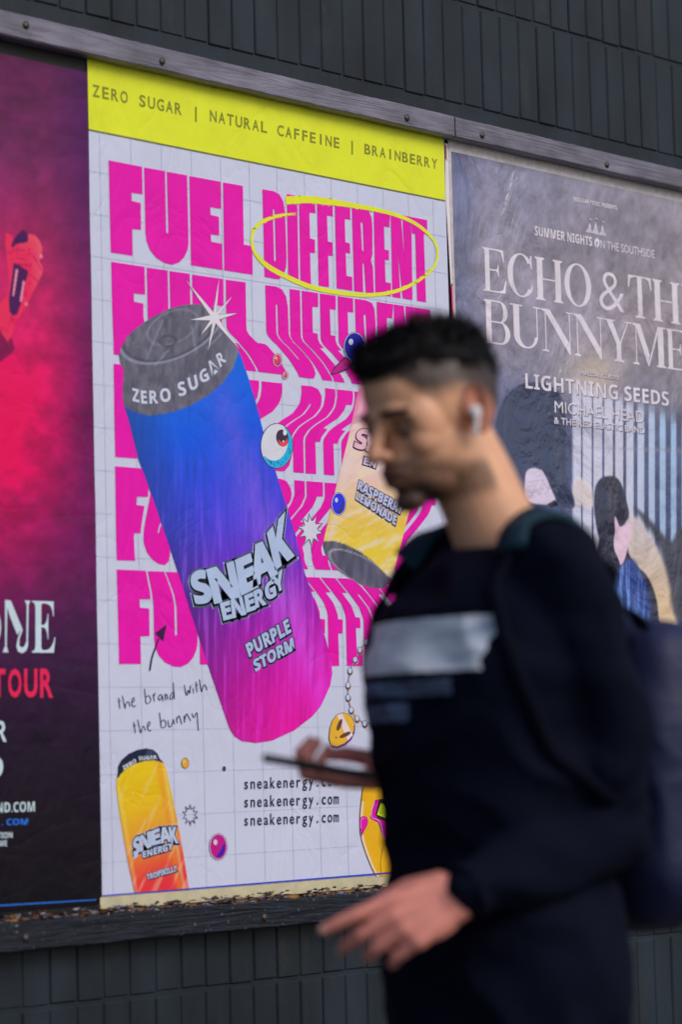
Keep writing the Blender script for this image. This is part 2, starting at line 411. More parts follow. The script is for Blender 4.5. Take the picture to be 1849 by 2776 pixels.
# fleck the lower batten with pale chips
nt = wood_lo.node_tree; n_, l_ = nt.nodes, nt.links
geo = n_.new('ShaderNodeNewGeometry'); vo = n_.new('ShaderNodeTexNoise'); vo.inputs['Scale'].default_value = 170; vo.inputs['Detail'].default_value = 2
l_.new(geo.outputs['Position'], vo.inputs['Vector']); cr_ = n_.new('ShaderNodeValToRGB'); cr_.color_ramp.elements[0].position = 0.68; cr_.color_ramp.elements[1].position = 0.73
l_.new(vo.outputs['Fac'], cr_.inputs[0]); mxn = n_.new('ShaderNodeMix'); mxn.data_type = 'RGBA'
bs = n_['Principled BSDF']; old = bs.inputs['Base Color'].links[0].from_socket
l_.new(cr_.outputs[0], mxn.inputs[0]); l_.new(old, mxn.inputs[6]); mxn.inputs[7].default_value = (0.16, 0.18, 0.24, 1); l_.new(mxn.outputs[2], bs.inputs['Base Color'])
metal = newmat('rusty_screw', (0.10, 0.085, 0.08), 0.45, 0.5, metal=0.7, specs=[(200, 3, 0, 0.5, 0.0006, (1, 1, 1), False)])

def batten(name, X0, X1, ztop, zbot, yf, m, label, seed, screws):
    n = int((X1 - X0) / 0.008); bm = bmesh.new(); ring = []
    for i in range(n + 1):
        x = X0 + (X1 - X0) * i / n
        w = lambda k: (noise.noise(Vector((x * 9, k, seed))) * 0.0014 + noise.noise(Vector((x * 60, k + 5, seed))) * 0.0009)
        prof = [(0.012, ztop + w(0)), (yf + 0.003, ztop + w(0)), (yf, ztop - 0.003 + w(0)), (yf + w(3) * .4, (ztop + zbot) / 2), (yf, zbot + 0.003 + w(1)), (yf + 0.004, zbot + w(1)), (0.012, zbot + w(1))]
        ring.append([bm.verts.new((x, a, b)) for a, b in prof])
    for i in range(n):
        for j in range(6): bm.faces.new((ring[i][j], ring[i + 1][j], ring[i + 1][j + 1], ring[i][j + 1]))
        bm.faces.new((ring[i][6], ring[i + 1][6], ring[i + 1][0], ring[i][0]))
    bm.faces.new(ring[0]); bm.faces.new(ring[-1][::-1])
    bmesh.ops.recalc_face_normals(bm, faces=bm.faces[:])
    me = bpy.data.meshes.new(name); bm.to_mesh(me); bm.free()
    o = link(name, me, None, [m]); tag(o, label, 'batten', 'painted battens framing the posters')
    for (x, y) in screws:
        X, Z = wall(x, y, yf)
        bm = bmesh.new(); bmesh.ops.create_uvsphere(bm, u_segments=14, v_segments=8, radius=0.0052)
        for v in bm.verts: v.co = Vector((v.co.x, v.co.z * 0.45, v.co.y))
        bmesh.ops.create_cone(bm, cap_ends=True, segments=14, radius1=0.0075, radius2=0.0075, depth=0.0012, matrix=Matrix.Rotation(math.pi / 2, 4, 'X'))
        me = bpy.data.meshes.new('screw'); bm.to_mesh(me); bm.free()
        for p in me.polygons: p.use_smooth = True
        sc_ = link('screw', me, None, [metal]); sc_.location = (float(X), yf - 0.001, float(Z)); sc_.parent = o
    return o
YF = -0.028
def zrow(x, y, Y): return float(wall(x, y, Y)[1])
ut = (zrow(0, 28, YF) + zrow(1849, 460, YF)) / 2; ub = (zrow(0, 92, YF) + zrow(1849, 514, YF)) / 2
lt = (zrow(0, 2497, YF) + zrow(900, 2430, YF)) / 2; lb = (zrow(0, 2578, YF) + zrow(850, 2508, YF)) / 2
xj = float(wall(1233, 330, YF)[0])
batten('wooden_batten', wx0 - 0.5, xj - 0.0015, ut, ub, YF, wood_up, 'weathered grey painted batten above the yellow banner and purple poster', 1, [(439, 168), (1103, 321), (70, 70)])
batten('wooden_batten', xj + 0.0015, wx1 + 0.5, ut - 0.0005, ub, YF - 0.001, wood_up, 'weathered grey painted batten above the crumpled grey concert poster', 2, [(1307, 368), (1645, 448)])
batten('wooden_batten', wx0 - 0.5, wx1 + 0.5, lt, lb, YF, wood_lo, 'dark flaking batten under the posters, above the lower bricks', 3, [(717, 2486), (70, 2542), (1700, 2440)])

# crust of torn paper layers on the ledge over the lower batten
ledge_z = lt
bm = bmesh.new()
cl = bm.loops.layers.color.new('Col')
pal = [(0.34, 0.16, 0.035), (0.24, 0.10, 0.03), (0.10, 0.05, 0.03), (0.55, 0.54, 0.60), (0.02, 0.02, 0.03), (0.5, 0.34, 0.14), (0.03, 0.03, 0.05), (0.45, 0.46, 0.55)]
x = wx0
while x < wx1:
    for k in range(2):
        if noise.noise(Vector((x * 14, k * 3, 2))) < -.22: continue
        cx = x + random.uniform(0, .012); cz = ledge_z + random.triangular(-0.004, 0.016, 0.003); cy = random.uniform(YF + 0.004, -0.003)
        w, h = random.uniform(.002, .013) , random.uniform(.0008, .0032)
        an = random.uniform(-.4, .4); vs2 = []
        c = random.choice(pal)
        for q in range(6):
            t = q / 6 * 2 * math.pi; rr = random.uniform(.55, 1.2)
            vs2.append(bm.verts.new((cx + math.cos(t + an) * w * rr, cy + random.uniform(-.003, .003), cz + math.sin(t) * h * rr)))
        ctr = bm.verts.new((cx, cy - random.uniform(0.001, 0.004), cz))
        for q in range(6):
            f = bm.faces.new((vs2[q], vs2[(q + 1) % 6], ctr))
            for lp in f.loops: lp[cl] = (*c, 1)
    x += 0.0032
me = bpy.data.meshes.new('torn_paper_crust'); bm.to_mesh(me); bm.free()
crust_m = newmat('old_paper', (0.2, 0.1, 0.05), 0.5, 0.5, attr='Col')
o = link('torn_paper_crust', me, None, [crust_m]); tag(o, 'crust of torn brown and white paper on the ledge under the posters', 'paper scraps', kind='stuff')
o2 = link('paper_layers', box_mesh('paper_layers', wx0, wx1, -0.007, 0.002, ledge_z - 0.006, ZG - 15.09 * S), None,
          [newmat('brown_paper', (0.26, 0.13, 0.035), 0.6, 0.4, specs=[(50, 5, 0.5, 1, 0.004, (1, 1, 2), False)], mott=(30, 0.7, 5, (1, 1, 2)))])
tag(o2, 'thick brown layers of old paste and paper along the poster ledge', 'old paper')

# ================================================================== POSTER 1 (drink)
paper_white = newmat('white_paper', (0.665, 0.71, 0.92), 0.36, 0.5, group='paper_relief', mott=(2.5, 0.04, 3, (1, 1, 1)))
cream = newmat('cream_paper', (0.62, 0.57, 0.38), 0.5, 0.4, group='paper_relief', mott=(30, 0.12, 5, (1, 1, 1)))
P1 = empty('drink_poster', (6.1 * S, 0.0, ZG - 15.2 * S))
tag(P1, 'bright poster with magenta headline, yellow banner and purple drinks can', 'poster', 'posters pasted side by side')
c0, c1, rt_, rb_ = -0.34, 12.53, -4.75, 14.78
X0, Zb = CR(c0, rb_); X1, Zt = CR(c1, rt_)
# the sheet has faintly wavy side edges
def sheet(name, X0, X1, Zb, Zt, y0, y1, m, parent, amp=0.0012, seed=0):
    n = 60; bm = bmesh.new(); L, R = [], []
    for i in range(n + 1):
        z = Zb + (Zt - Zb) * i / n
        L.append((X0 + noise.noise(Vector((z * 7, seed, 0))) * amp, z)); R.append((X1 + noise.noise(Vector((z * 9, seed + 9, 0))) * amp, z))
    fr = [[bm.verts.new((a, y0, b)) for a, b in Q] for Q in (L, R)]; bk = [[bm.verts.new((a, y1, b)) for a, b in Q] for Q in (L, R)]
    for i in range(n):
        bm.faces.new((fr[0][i], fr[1][i], fr[1][i + 1], fr[0][i + 1]))
        bm.faces.new((fr[0][i], fr[0][i + 1], bk[0][i + 1], bk[0][i])); bm.faces.new((fr[1][i + 1], fr[1][i], bk[1][i], bk[1][i + 1]))
    bm.faces.new((fr[0][0], bk[0][0], bk[1][0], fr[1][0])); bm.faces.new((fr[0][n], fr[1][n], bk[1][n], bk[0][n]))
    me = bpy.data.meshes.new(name); bm.to_mesh(me); bm.free()
    return link(name, me, parent, [m])
sheet('paper_sheet', X0, X1, Zb, Zt, 0.0, 0.0018, paper_white, P1)
_, Zc = CR(0, 15.07)
sheet('cream_margin', X0 - 0.006, X1, Zc, Zb - 0.0002, -0.0006, 0.0018, cream, P1, seed=4)

gl = ink(150, 160, 188); MAG = ink(211, 0, 158); BLK = ink(22, 22, 38); YEL = ink(206, 212, 40); LIME = ink(205, 214, 38)
WHT = ink(196, 202, 220); DKG = ink(70, 72, 88); OLV = ink(120, 125, 35)
VC = newmat('colour_print', (1, 1, 1), 0.42, 0.28, attr='Col', group='paper_relief')

A = Art()                                  # printed graph-paper grid
gm = newmat('grid_line', (0.625, 0.67, 0.87), 0.4, 0.45, group='paper_relief')
for i in range(0, 13):
    X, _ = CR(i, 0); A.polyw([[(X - .0006, Zb), (X + .0006, Zb), (X + .0006, ZG + 2.95 * S), (X - .0006, ZG + 2.95 * S)]], gm, 1)
for r in range(-2, 15):
    _, Z = CR(0, r); A.polyw([[(X0, Z - .0006), (X1, Z - .0006), (X1, Z + .0006), (X0, Z + .0006)]], gm, 1)
A.build('printed_grid', P1)

A = Art()
bx0, bz = CR(-0.345, -2.99); bx1, bz1 = CR(12.5, -2.99)
A.polyw([[(bx0, bz), (bx1, bz), (bx1, Zt), (bx0, Zt)]], LIME, 2)
A.polyw([[(bx0, bz - .003), (bx1, bz - .003), (bx1, bz), (bx0, bz)]], ink(95, 100, 60), 2)
A.text('ZERO SUGAR | NATURAL CAFFEINE | BRAINBERRY', [(250.5, 231), (1184, 434), (1184, 468), (250.5, 273)], ink(112, 116, 30), 3, off=0.026, mono=True)
A.build('yellow_banner', P1)

# ---- headline letters, row of them repeated and bent
c5 = lambda pts: crop(pts, 280, 400, 3.5636)
c8 = lambda pts: crop(pts, 680, 480, 2.8)
def arc(cx, cy, rx, ry, a0, a1, n=10):
    return [(cx + rx * math.cos(math.radians(a0 + (a1 - a0) * i / n)), cy + ry * math.sin(math.radians(a0 + (a1 - a0) * i / n))) for i in range(n + 1)]
def tocr(pts):
    a = np.array(pts); X, Z = wall(a[:, 0], a[:, 1]); return [(x / S, (ZG - z) / S) for x, z in zip(X, Z)]
F_ = tocr(c5([(50, 128), (372, 190), (378, 458), (268, 443), (271, 522), (359, 543), (363, 803), (275, 795), (281, 1055), (71, 1024)]))
U_ = tocr(c5([(393, 197), (594, 232), (606, 822), (612, 836), (620, 836), (627, 824), (612, 238), (807, 273), (822, 930), (812, 1000), (780, 1070), (730, 1120), (660, 1142), (590, 1125), (510, 1075), (450, 1000), (415, 910), (406, 830)]))
E_ = tocr(c5([(830, 280), (1132, 335), (1135, 597), (1032, 582), (1035, 657), (1115, 676), (1118, 856), (1037, 847), (1040, 918), (1144, 938), (1150, 1193), (846, 1146)]))
L_ = tocr(c5([(1155, 341), (1346, 375), (1355, 945), (1425, 958), (1438, 975), (1442, 1238), (1168, 1196)]))
D_ = tocr(c8([(87, 97), (170, 110), (215, 135), (245, 190), (258, 270), (270, 620), (266, 690), (250, 745), (215, 782), (180, 780), (103, 765)]))
D_h = tocr(c8([(166, 255), (171, 244), (179, 250), (189, 635), (183, 648), (175, 640)]))
I_ = tocr(c8([(272, 132), (350, 147), (362, 808), (283, 795)]))
F1_ = tocr(c8([(364, 149), (487, 172), (488, 278), (443, 274), (447, 470), (485, 482), (485, 583), (448, 580), (455, 822), (376, 811)]))
F2_ = tocr(c8([(501, 175), (620, 197), (621, 303), (576, 296), (583, 494), (619, 503), (619, 605), (585, 602), (592, 843), (514, 831)]))
E2_ = tocr(c8([(636, 200), (752, 222), (754, 328), (711, 322), (716, 500), (750, 508), (753, 585), (718, 581), (725, 757), (768, 765), (770, 870), (651, 852)]))
R_ = tocr(c8([(766, 225), (850, 240), (895, 262), (915, 310), (922, 400), (922, 590), (910, 640), (925, 690), (933, 894), (872, 885), (858, 665), (846, 655), (852, 882), (784, 872)]))
R_h = tocr(c8([(832, 355), (840, 345), (849, 357), (856, 560), (850, 572), (843, 562)]))
E3_ = tocr(c8([(932, 255), (1058, 278), (1050, 385), (1008, 378), (1012, 555), (1047, 562), (1047, 636), (1015, 634), (1020, 805), (1062, 812), (1062, 913), (945, 896)]))
N_ = tocr(c8([(1061, 278), (1137, 292), (1168, 670), (1150, 294), (1216, 306), (1226, 940), (1152, 929), (1113, 545), (1136, 926), (1074, 917)]))
T_ = tocr(c8([(1219, 307), (1337, 330), (1338, 440), (1311, 436), (1329, 957), (1261, 947), (1247, 436), (1222, 430)]))
LET = [([F_], 1), ([U_], 1), ([E_], 1), ([L_], 1), ([D_, D_h], 1), ([I_], 1), ([F1_], 1), ([F2_], 1), ([E2_], 1), ([R_, R_h], 1), ([E3_], 1), ([N_], 1), ([T_], 1)]
GR = [-3, 1.25, 1.38, 1.54, 1.85, 2.2, 2.5, 2.65, 2.9, 3.05, 3.21, 3.4, 3.55, 3.79, 5.25, 5.38, 5.52, 5.75, 5.9, 6.25, 6.55, 6.85, 7.1, 7.46, 7.8, 8.1, 9.6]
GS = [0, 0, .10, .38, .80, 1.12, 1.22, 1.22, 1.16, 1.04, .86, .48, .22, 0, 0, -.07, -.17, -.44, -.62, -1.05, -1.24, -1.15, -.95, -.52, -.15, 0, 0]
def warp(c, r):
    a = min(max(c / 4.6, 0), 1); a = a * a * (3 - 2 * a)
    lag = 0.08 * max(0, c - 6.5) if r > 6.8 else 0
    return c + a * float(np.interp(r - lag, GR, GS)), r
A = Art()
for k in range(5):
    for loops, _ in LET:
        L2 = []
        for lp in loops:
            out = []
            for i in range(len(lp)):
                a, b = lp[i], lp[(i + 1) % len(lp)]
                n = max(1, int(math.hypot(b[0] - a[0], b[1] - a[1]) / 0.09)) if k else 1
                for j in range(n):
                    c = a[0] + (b[0] - a[0]) * j / n; r = a[1] + (b[1] - a[1]) * j / n
                    r = (r + 2.334) * (2.19 / 2.207) - 2.334 + k * 2.405
                    if k: c, r = warp(c + 0.02, r)
                    out.append(CR(c, r))
            L2.append(out)
        A.polyw(L2, MAG, 2)
A.build('magenta_headline', P1)

A = Art()                                  # marker ring round the second word
ring = c8([(262, 182, 60), (430, 174, 56), (620, 196, 46), (800, 224, 36), (950, 252, 31), (1100, 292, 28), (1230, 347, 26), (1330, 420, 22), (1395, 500, 18), (1415, 590, 17), (1390, 680, 18), (1310, 760, 22), (1180, 838, 26), (1030, 885, 28), (850, 898, 30), (650, 878, 33), (450, 835, 35), (280, 765, 36), (120, 675, 36), (30, 580, 24), (5, 490, 20), (20, 410, 24), (80, 345, 28), (190, 302, 24), (270, 287, 16), (335, 286, 5)])
A.stroke([(x, y, w / 2.8) for x, y, w in ring], 8, YEL, 4)
for _ in range(60):
    i = random.choice([0, 1, 2, 3, 21, 22, 23, 24, 10, 11, 12]); a, b = ring[i], ring[min(i + 1, 25)]; t = random.random()
    x = a[0] + (b[0] - a[0]) * t; y = a[1] + (b[1] - a[1]) * t; w = a[2] / 2.8 / 2
    A.ell(x, y + random.choice([-1, 1]) * w, random.uniform(2, 6), random.uniform(.6, 1.6), YEL, 4.2, n=8)
A.build('marker_ring', P1)

# ---- purple can
c6 = lambda pts: crop(pts, 280, 780, 3.5636)
can1 = c6([(150, 650), (165, 590), (230, 470), (330, 382), (450, 300), (620, 212), (760, 172), (900, 160), (1000, 185), (1080, 250), (1120, 330), (1150, 420), (1215, 500), (1290, 590), (1325, 660), (1400, 880), (1470, 1110), (1540, 1380)]) + \
    [(757.6, 1315), (801, 1453), (825, 1553), (859, 1650), (886, 1746), (898, 1800), (900, 1825), (895, 1855), (884, 1881), (868, 1915), (846, 1941), (797, 1979), (738, 2006), (694, 2013), (656, 2008), (635, 1995), (621, 1973), (575, 1838), (521, 1675), (467, 1507), (413, 1350), (372.6, 1240)] + \
    c6([(240, 1280), (200, 1150), (184, 1060), (184, 950), (195, 800), (162, 730)])
cap_line = np.array(c6([(150, 1120), (205, 1150), (300, 1205), (440, 1240), (620, 1215), (800, 1160), (1000, 1050), (1150, 920), (1250, 780), (1290, 660), (1330, 560)]))
ax0, ax1 = np.array([347., 1139.]), np.array([621., 1973.]); axd = (ax1 - ax0) / np.linalg.norm(ax1 - ax0); axn = np.array([axd[1], -axd[0]])
def can1_col(x, y):
    p = np.stack([x, y], 1) - ax0; v = p @ axd / 890.0; u = (p @ axn) / 315.0
    base = ramp(v, [(-.05, (0, 92, 205)), (.12, (0, 78, 210)), (.28, (45, 62, 205)), (.42, (70, 50, 190)), (.58, (105, 25, 165)), (.74, (150, 10, 150)), (.88, (185, 0, 145)), (1.05, (200, 0, 140))])
    dark = ramp(v, [(0, (18, 62, 140)), (.35, (35, 50, 150)), (.6, (65, 25, 120)), (.8, (120, 10, 125)), (1, (165, 0, 125))])
    base = mixc(base, dark, np.clip(1.0 - u * 2.3, 0, 1) * .9)
    lite = ramp(v, [(0, (70, 90, 225)), (.4, (125, 85, 225)), (.65, (175, 95, 215)), (1, (205, 45, 190))])
    g1 = np.exp(-((u - .83) / .13) ** 2); base = mixc(base, lite, g1 * .75 * (0.4 + vnoise(x + y * .35, y * .15, 14, 3)))
    st = vnoise(x, y * .05, 7, 5, 3); base = mixc(base, lite, np.clip((st - .55) * 2.4, 0, .45) * np.clip(v * 1.5 + .2, 0, 1))
    base = mixc(base, dark, np.clip((.45 - st) * 2.2, 0, .5))
    # halftone dots
    sp = 8.2; i = np.floor(p @ axd / sp); j = np.floor((p @ axn) / sp + .5 * (i % 2)); fx = (p @ axd / sp - i - .5); fy = ((p @ axn) / sp + .5 * (i % 2) - j - .5)
    dot = np.clip(1.3 - np.sqrt(fx ** 2 + fy ** 2) / .30, 0, 1) * np.exp(-((u - .68) / .17) ** 2) * np.clip(1.3 - v, 0, 1)
    base = mixc(base, lite, dot * .55)
    # grey neck and lid
    yl = np.interp(x, cap_line[:, 0], cap_line[:, 1]); k = np.clip((yl - y) / 3 + .5, 0, 1)
    nz = vnoise(x, y * .35, 9, 8); grey = np.array([84, 84, 100.]) + (nz[:, None] - .5) * 46
    grey = mixc(grey, (118, 122, 142), np.clip(np.exp(-((x - 640) / 30) ** 2), 0, 1) * .5)
    ex, ey = 462., 890.; a_ = math.radians(-24); dx, dy = x - ex, y - ey
    q = np.sqrt(((dx * math.cos(a_) + dy * math.sin(a_)) / 148) ** 2 + ((-dx * math.sin(a_) + dy * math.cos(a_)) / 82) ** 2)
    grey = mixc(grey, (135, 142, 165), np.exp(-((q - 1.0) / .035) ** 2) * .75); grey = mixc(grey, (50, 48, 62), np.exp(-((q - .93) / .03) ** 2) * .6)
    q2 = np.sqrt(((dx * math.cos(a_) + dy * math.sin(a_) - 5) / 72) ** 2 + ((-dx * math.sin(a_) + dy * math.cos(a_)) / 42) ** 2)
    grey = mixc(grey, (122, 128, 150), np.exp(-((q2 - 1) / .06) ** 2) * .5)
    q3 = np.sqrt(((dx + 8) / 22) ** 2 + ((dy - 35) / 14) ** 2); grey = mixc(grey, (45, 44, 60), np.exp(-((q3 - 1) / .16) ** 2) * .6)
    for (xa, ya, xb, yb) in [(395, 975, 440, 870), (530, 950, 518, 885), (560, 945, 600, 905), (420, 990, 455, 950)]:
        ab = np.array([xb - xa, yb - ya.__float__()]); pp = np.stack([x - xa, y - ya], 1); t = np.clip(pp @ ab / (ab @ ab), 0, 1); dd = np.linalg.norm(pp - t[:, None] * ab, axis=1)
        grey = mixc(grey, (128, 134, 158), np.exp(-(dd / 3.2) ** 2) * .55)
    return nalb(base * (1 - k[:, None]) + grey * k[:, None])
CAN1 = Art()
shadow = [(p[0] + 0, p[1]) for p in can1]
CAN1.painted(can1, can1_col, VC, 4, 3.0)
c9 = lambda pts: crop(pts, 300, 800, 3.92)
for ch, q in [('Z', [(225, 990), (292, 1006), (300, 1142), (230, 1126)]), ('E', [(316, 1018), (374, 1022), (382, 1155), (322, 1152)]), ('R', [(405, 1020), (480, 1016), (500, 1150), (412, 1156)]),
              ('O', [(514, 1005), (618, 985), (640, 1125), (530, 1145)]), ('S', [(702, 935), (775, 915), (805, 1060), (724, 1080)]), ('U', [(810, 888), (902, 848), (930, 985), (842, 1022)]),
              ('G', [(930, 820), (1005, 775), (1048, 900), (958, 942)]), ('A', [(1010, 725), (1078, 680), (1152, 795), (1076, 870)]), ('R', [(1112, 640), (1165, 600), (1222, 700), (1160, 772)])]:
    CAN1.text(bold(ch), c9(q), ink(190, 196, 220), 5, off=0.012)
o1 = CAN1.build('purple_can_picture', P1)
c10 = lambda pts: crop(pts, 480, 1380, 4.48)
def logo(A_, items, f, o_white, o_dark, o_face, L=5, shift=(0, 0), cw=(170, 190, 225), cd=(66, 72, 98)):
    for ch, q in items:
        qq = f(q)
        A_.text(bold(ch), [(a, b + shift[1] * .6) for a, b in qq], ink(*cw), L, off=o_white)
        A_.text(bold(ch), [(a, b + shift[1]) for a, b in qq], ink(*cd), L + .6, off=o_dark)
        A_.text(bold(ch), qq, ink(*cd), L + .6, off=o_dark)
        A_.text(bold(ch), qq, ink(*cw), L + 1.4, off=o_face)
G_ = Art()
sn = [('S', [(150, 800), (320, 735), (425, 1105), (232, 1150)]), ('N', [(368, 750), (680, 650), (745, 1050), (458, 1130)]), ('E', [(700, 640), (876, 560), (962, 935), (782, 1025)]),
      ('A', [(860, 490), (1120, 375), (1200, 775), (930, 925)]), ('K', [(1100, 300), (1290, 80), (1395, 560), (1195, 715)])]
en = [('E', [(520, 1150), (625, 1118), (656, 1320), (562, 1345)]), ('N', [(648, 1110), (778, 1065), (826, 1272), (672, 1318)]), ('E', [(815, 1058), (908, 1018), (945, 1212), (842, 1250)]),
      ('R', [(925, 1005), (1030, 950), (1070, 1150), (955, 1195)]), ('G', [(1050, 925), (1165, 850), (1200, 1050), (1085, 1110)]), ('Y', [(1140, 850), (1268, 740), (1300, 955), (1200, 1010)])]
logo(G_, sn, c10, .105, .085, .038, 5, (0, 6)); logo(G_, en, c10, .14, .11, .03, 5.1, (0, 4))
G_.build('logo_lettering', o1); G_ = Art()
for t, q in [('PURPLE', [(825, 1648), (1338, 1335), (1380, 1490), (874, 1795)]), ('STORM', [(915, 1838), (1395, 1560), (1420, 1700), (948, 1970)])]:
    q = c10(q); G_.text(bold(t), [(a + 1, b + 2.5) for a, b in q], ink(60, 55, 95), 5.5, off=.10); G_.text(bold(t), q, ink(60, 55, 95), 5.5, off=.10); G_.text(bold(t), q, ink(165, 182, 222), 6.4, off=.03)
G_.build('flavour_lettering', o1)

# ---- orange can
c11 = lambda pts: crop(pts, 300, 2000, 5.229)
can2 = c11([(80, 600), (95, 500), (100, 400), (150, 310), (250, 222), (380, 165), (500, 145), (600, 165), (660, 220), (690, 290), (740, 340), (782, 430), (830, 650), (930, 1100), (1040, 1720), (1108, 2150), (340, 2205), (250, 1800), (160, 1300), (100, 900), (75, 680)])
cap2 = np.array(c11([(60, 590), (100, 560), (200, 440), (320, 370), (480, 325), (620, 318), (720, 345), (800, 380)]))
def can2_col(x, y):
    X = (x - 300) * 5.229; Y = (y - 2000) * 5.229; u = (X - (75 + (Y - 600) * .165)) / 730
    v = (Y - 350 + (u - .5) * 300) / 1850
    b = ramp(v, [(0, (236, 202, 10)), (.3, (240, 196, 22)), (.5, (246, 172, 48)), (.68, (246, 128, 56)), (.85, (238, 62, 62)), (1.1, (226, 34, 66))])
    b = mixc(b, (250, 160, 40), np.exp(-((u - .88) / .07) ** 2) * .6); b = mixc(b, (252, 222, 150), np.exp(-((u - .97) / .03) ** 2) * .6)
    b = mixc(b, (250, 226, 130), np.exp(-((u - .03) / .03) ** 2) * .5)
    st = vnoise(X + Y * .45, Y * .12 + 300, 55, 11, 3); b = mixc(b, (252, 225, 175), np.clip((st - .58) * 3.2, 0, .45))
    yl = np.interp(x, cap2[:, 0], cap2[:, 1]); k = np.clip((yl - y) / 2 + .5, 0, 1)
    d = np.array([14, 26, 52.]) + 40 * np.exp(-((vnoise(x, y * .4, 22, 4) - .7) / .12) ** 2)[:, None]
    return nalb(b * (1 - k[:, None]) + d * k[:, None])
B_ = Art(); B_.painted(can2, can2_col, VC, 3, 2.6)
for t, q in [('ZERO', [(160, 400), (345, 290), (358, 338), (180, 448)]), ('SUGAR', [(390, 262), (640, 242), (655, 294), (398, 314)])]:
    B_.text(bold(t), c11(q), ink(200, 208, 225), 4, off=.02)
o2_ = B_.build('orange_can_picture', P1)
G2 = Art()
sn2 = [('S', [(310, 1440), (395, 1385), (405, 1610), (325, 1672)]), ('N', [(400, 1400), (545, 1325), (565, 1530), (415, 1605)]), ('E', [(560, 1330), (675, 1280), (700, 1480), (585, 1515)]), ('A', [(675, 1285), (820, 1255), (845, 1455), (705, 1485)]), ('K', [(815, 1265), (915, 1265), (945, 1480), (850, 1475)])]
logo(G2, sn2, c11, .13, .10, .035, 4, (0, 1.5), (178, 192, 222), (28, 40, 80))
for t, q in [('ENERGY', [(445, 1610), (880, 1475), (872, 1575), (455, 1695)])]:
    q = c11(q); G2.text(bold(t), [(a + .5, b + 1.5) for a, b in q], ink(28, 40, 90), 4.6, off=.10); G2.text(bold(t), q, ink(28, 40, 90), 4.6, off=.10); G2.text(bold(t), q, ink(178, 192, 222), 5.4, off=.025)
G2.build('logo_lettering', o2_); G2 = Art()
for t, q in [('TROPIKILLA', [(498, 1935), (930, 1795), (942, 1880), (515, 2005)])]:
    q = c11(q); G2.text(bold(t), [(a + .5, b + 1.5) for a, b in q], ink(28, 40, 90), 4.6, off=.10); G2.text(bold(t), q, ink(28, 40, 90), 4.6, off=.10); G2.text(bold(t), q, ink(178, 192, 222), 5.4, off=.025)
G2.build('flavour_lettering', o2_)

# ---- third can, upside down behind the passer-by
can3 = [(952, 1150), (939, 1206), (914, 1305), (895, 1389), (879, 1453), (875, 1478), (881, 1501), (898, 1528), (922, 1550), (947, 1567), (980, 1585), (1012, 1595), (1040, 1594), (1060, 1570), (1080, 1500), (1105, 1400), (1150, 1250), (1190, 1100), (1190, 1040), (1100, 1010), (985, 1015), (965, 1080)]
cap3 = np.array([(860, 1475), (878, 1468), (900, 1465), (935, 1475), (975, 1495), (1015, 1525), (1050, 1560), (1100, 1600)])
def can3_col(x, y):
    u = (x - (875 + (1478 - y) * .235)) / 190; v = (y - 1150) / 330
    b = ramp(v, [(-.4, (215, 90, 150)), (.1, (212, 140, 168)), (.35, (212, 178, 190)), (.6, (222, 192, 150)), (.8, (226, 192, 80)), (1, (228, 200, 60))])
    st = vnoise(x * .35 - y * .15 + 80, y + x * .5, 26, 21, 3); b = mixc(b, (222, 206, 180), np.clip((st - .48) * 4, 0, .85))
    b = mixc(b, (235, 215, 215), np.exp(-((u - .08) / .05) ** 2) * .55)
    yl = np.interp(x, cap3[:, 0], cap3[:, 1]); k = np.clip((y - yl) / 2 + .5, 0, 1)
    gz = vnoise(x, y * .2, 10, 30); gcol = np.array([80, 78, 92.]) + (gz[:, None] - .5) * 60
    q = np.sqrt(((x - 985) / 100) ** 2 + ((y - 1550 - (x - 985) * .5) / 42) ** 2); gcol = mixc(gcol, (205, 210, 230), np.exp(-((q - .93) / .04) ** 2) * .5); gcol = mixc(gcol, (62, 66, 100), np.clip(1.1 - q, 0, 1) * .5)
    return nalb(b * (1 - k[:, None]) + gcol * k[:, None])
B3 = Art(); B3.painted(can3, can3_col, VC, 3, 3.5); o3_ = B3.build('yellow_can_picture', P1)
c12 = lambda pts: crop(pts, 850, 1150, 6.272)
G3 = Art()
logo(G3, [('S', [(745, 105), (925, 90), (885, 435), (690, 395)]), ('N', [(930, 150), (1150, 230), (1080, 520), (890, 440)])], c12, .10, .075, .035, 4, (0, 2), (205, 165, 180), (120, 70, 100))
logo(G3, [('E', [(865, 560), (950, 592), (925, 705), (840, 680)]), ('N', [(970, 600), (1070, 640), (1040, 750), (945, 710)])], c12, .14, .11, .03, 4, (0, 1), (190, 175, 205), (60, 50, 95))
G3.build('logo_lettering', o3_); G3 = Art()
for t, q in [('RASPBERRY', [(772, 955), (1540, 1385), (1490, 1540), (738, 1105)]), ('LEMONADE', [(738, 1140), (1412, 1565), (1382, 1715), (708, 1270)])]:
    q = c12(q); G3.text(bold(t), [(a, b + 2.5) for a, b in q], ink(78, 70, 110), 4.5, off=.10); G3.text(bold(t), q, ink(78, 70, 110), 4.5, off=.10); G3.text(bold(t), q, ink(175, 182, 215), 5.4, off=.03)
G3.build('flavour_lettering', o3_)

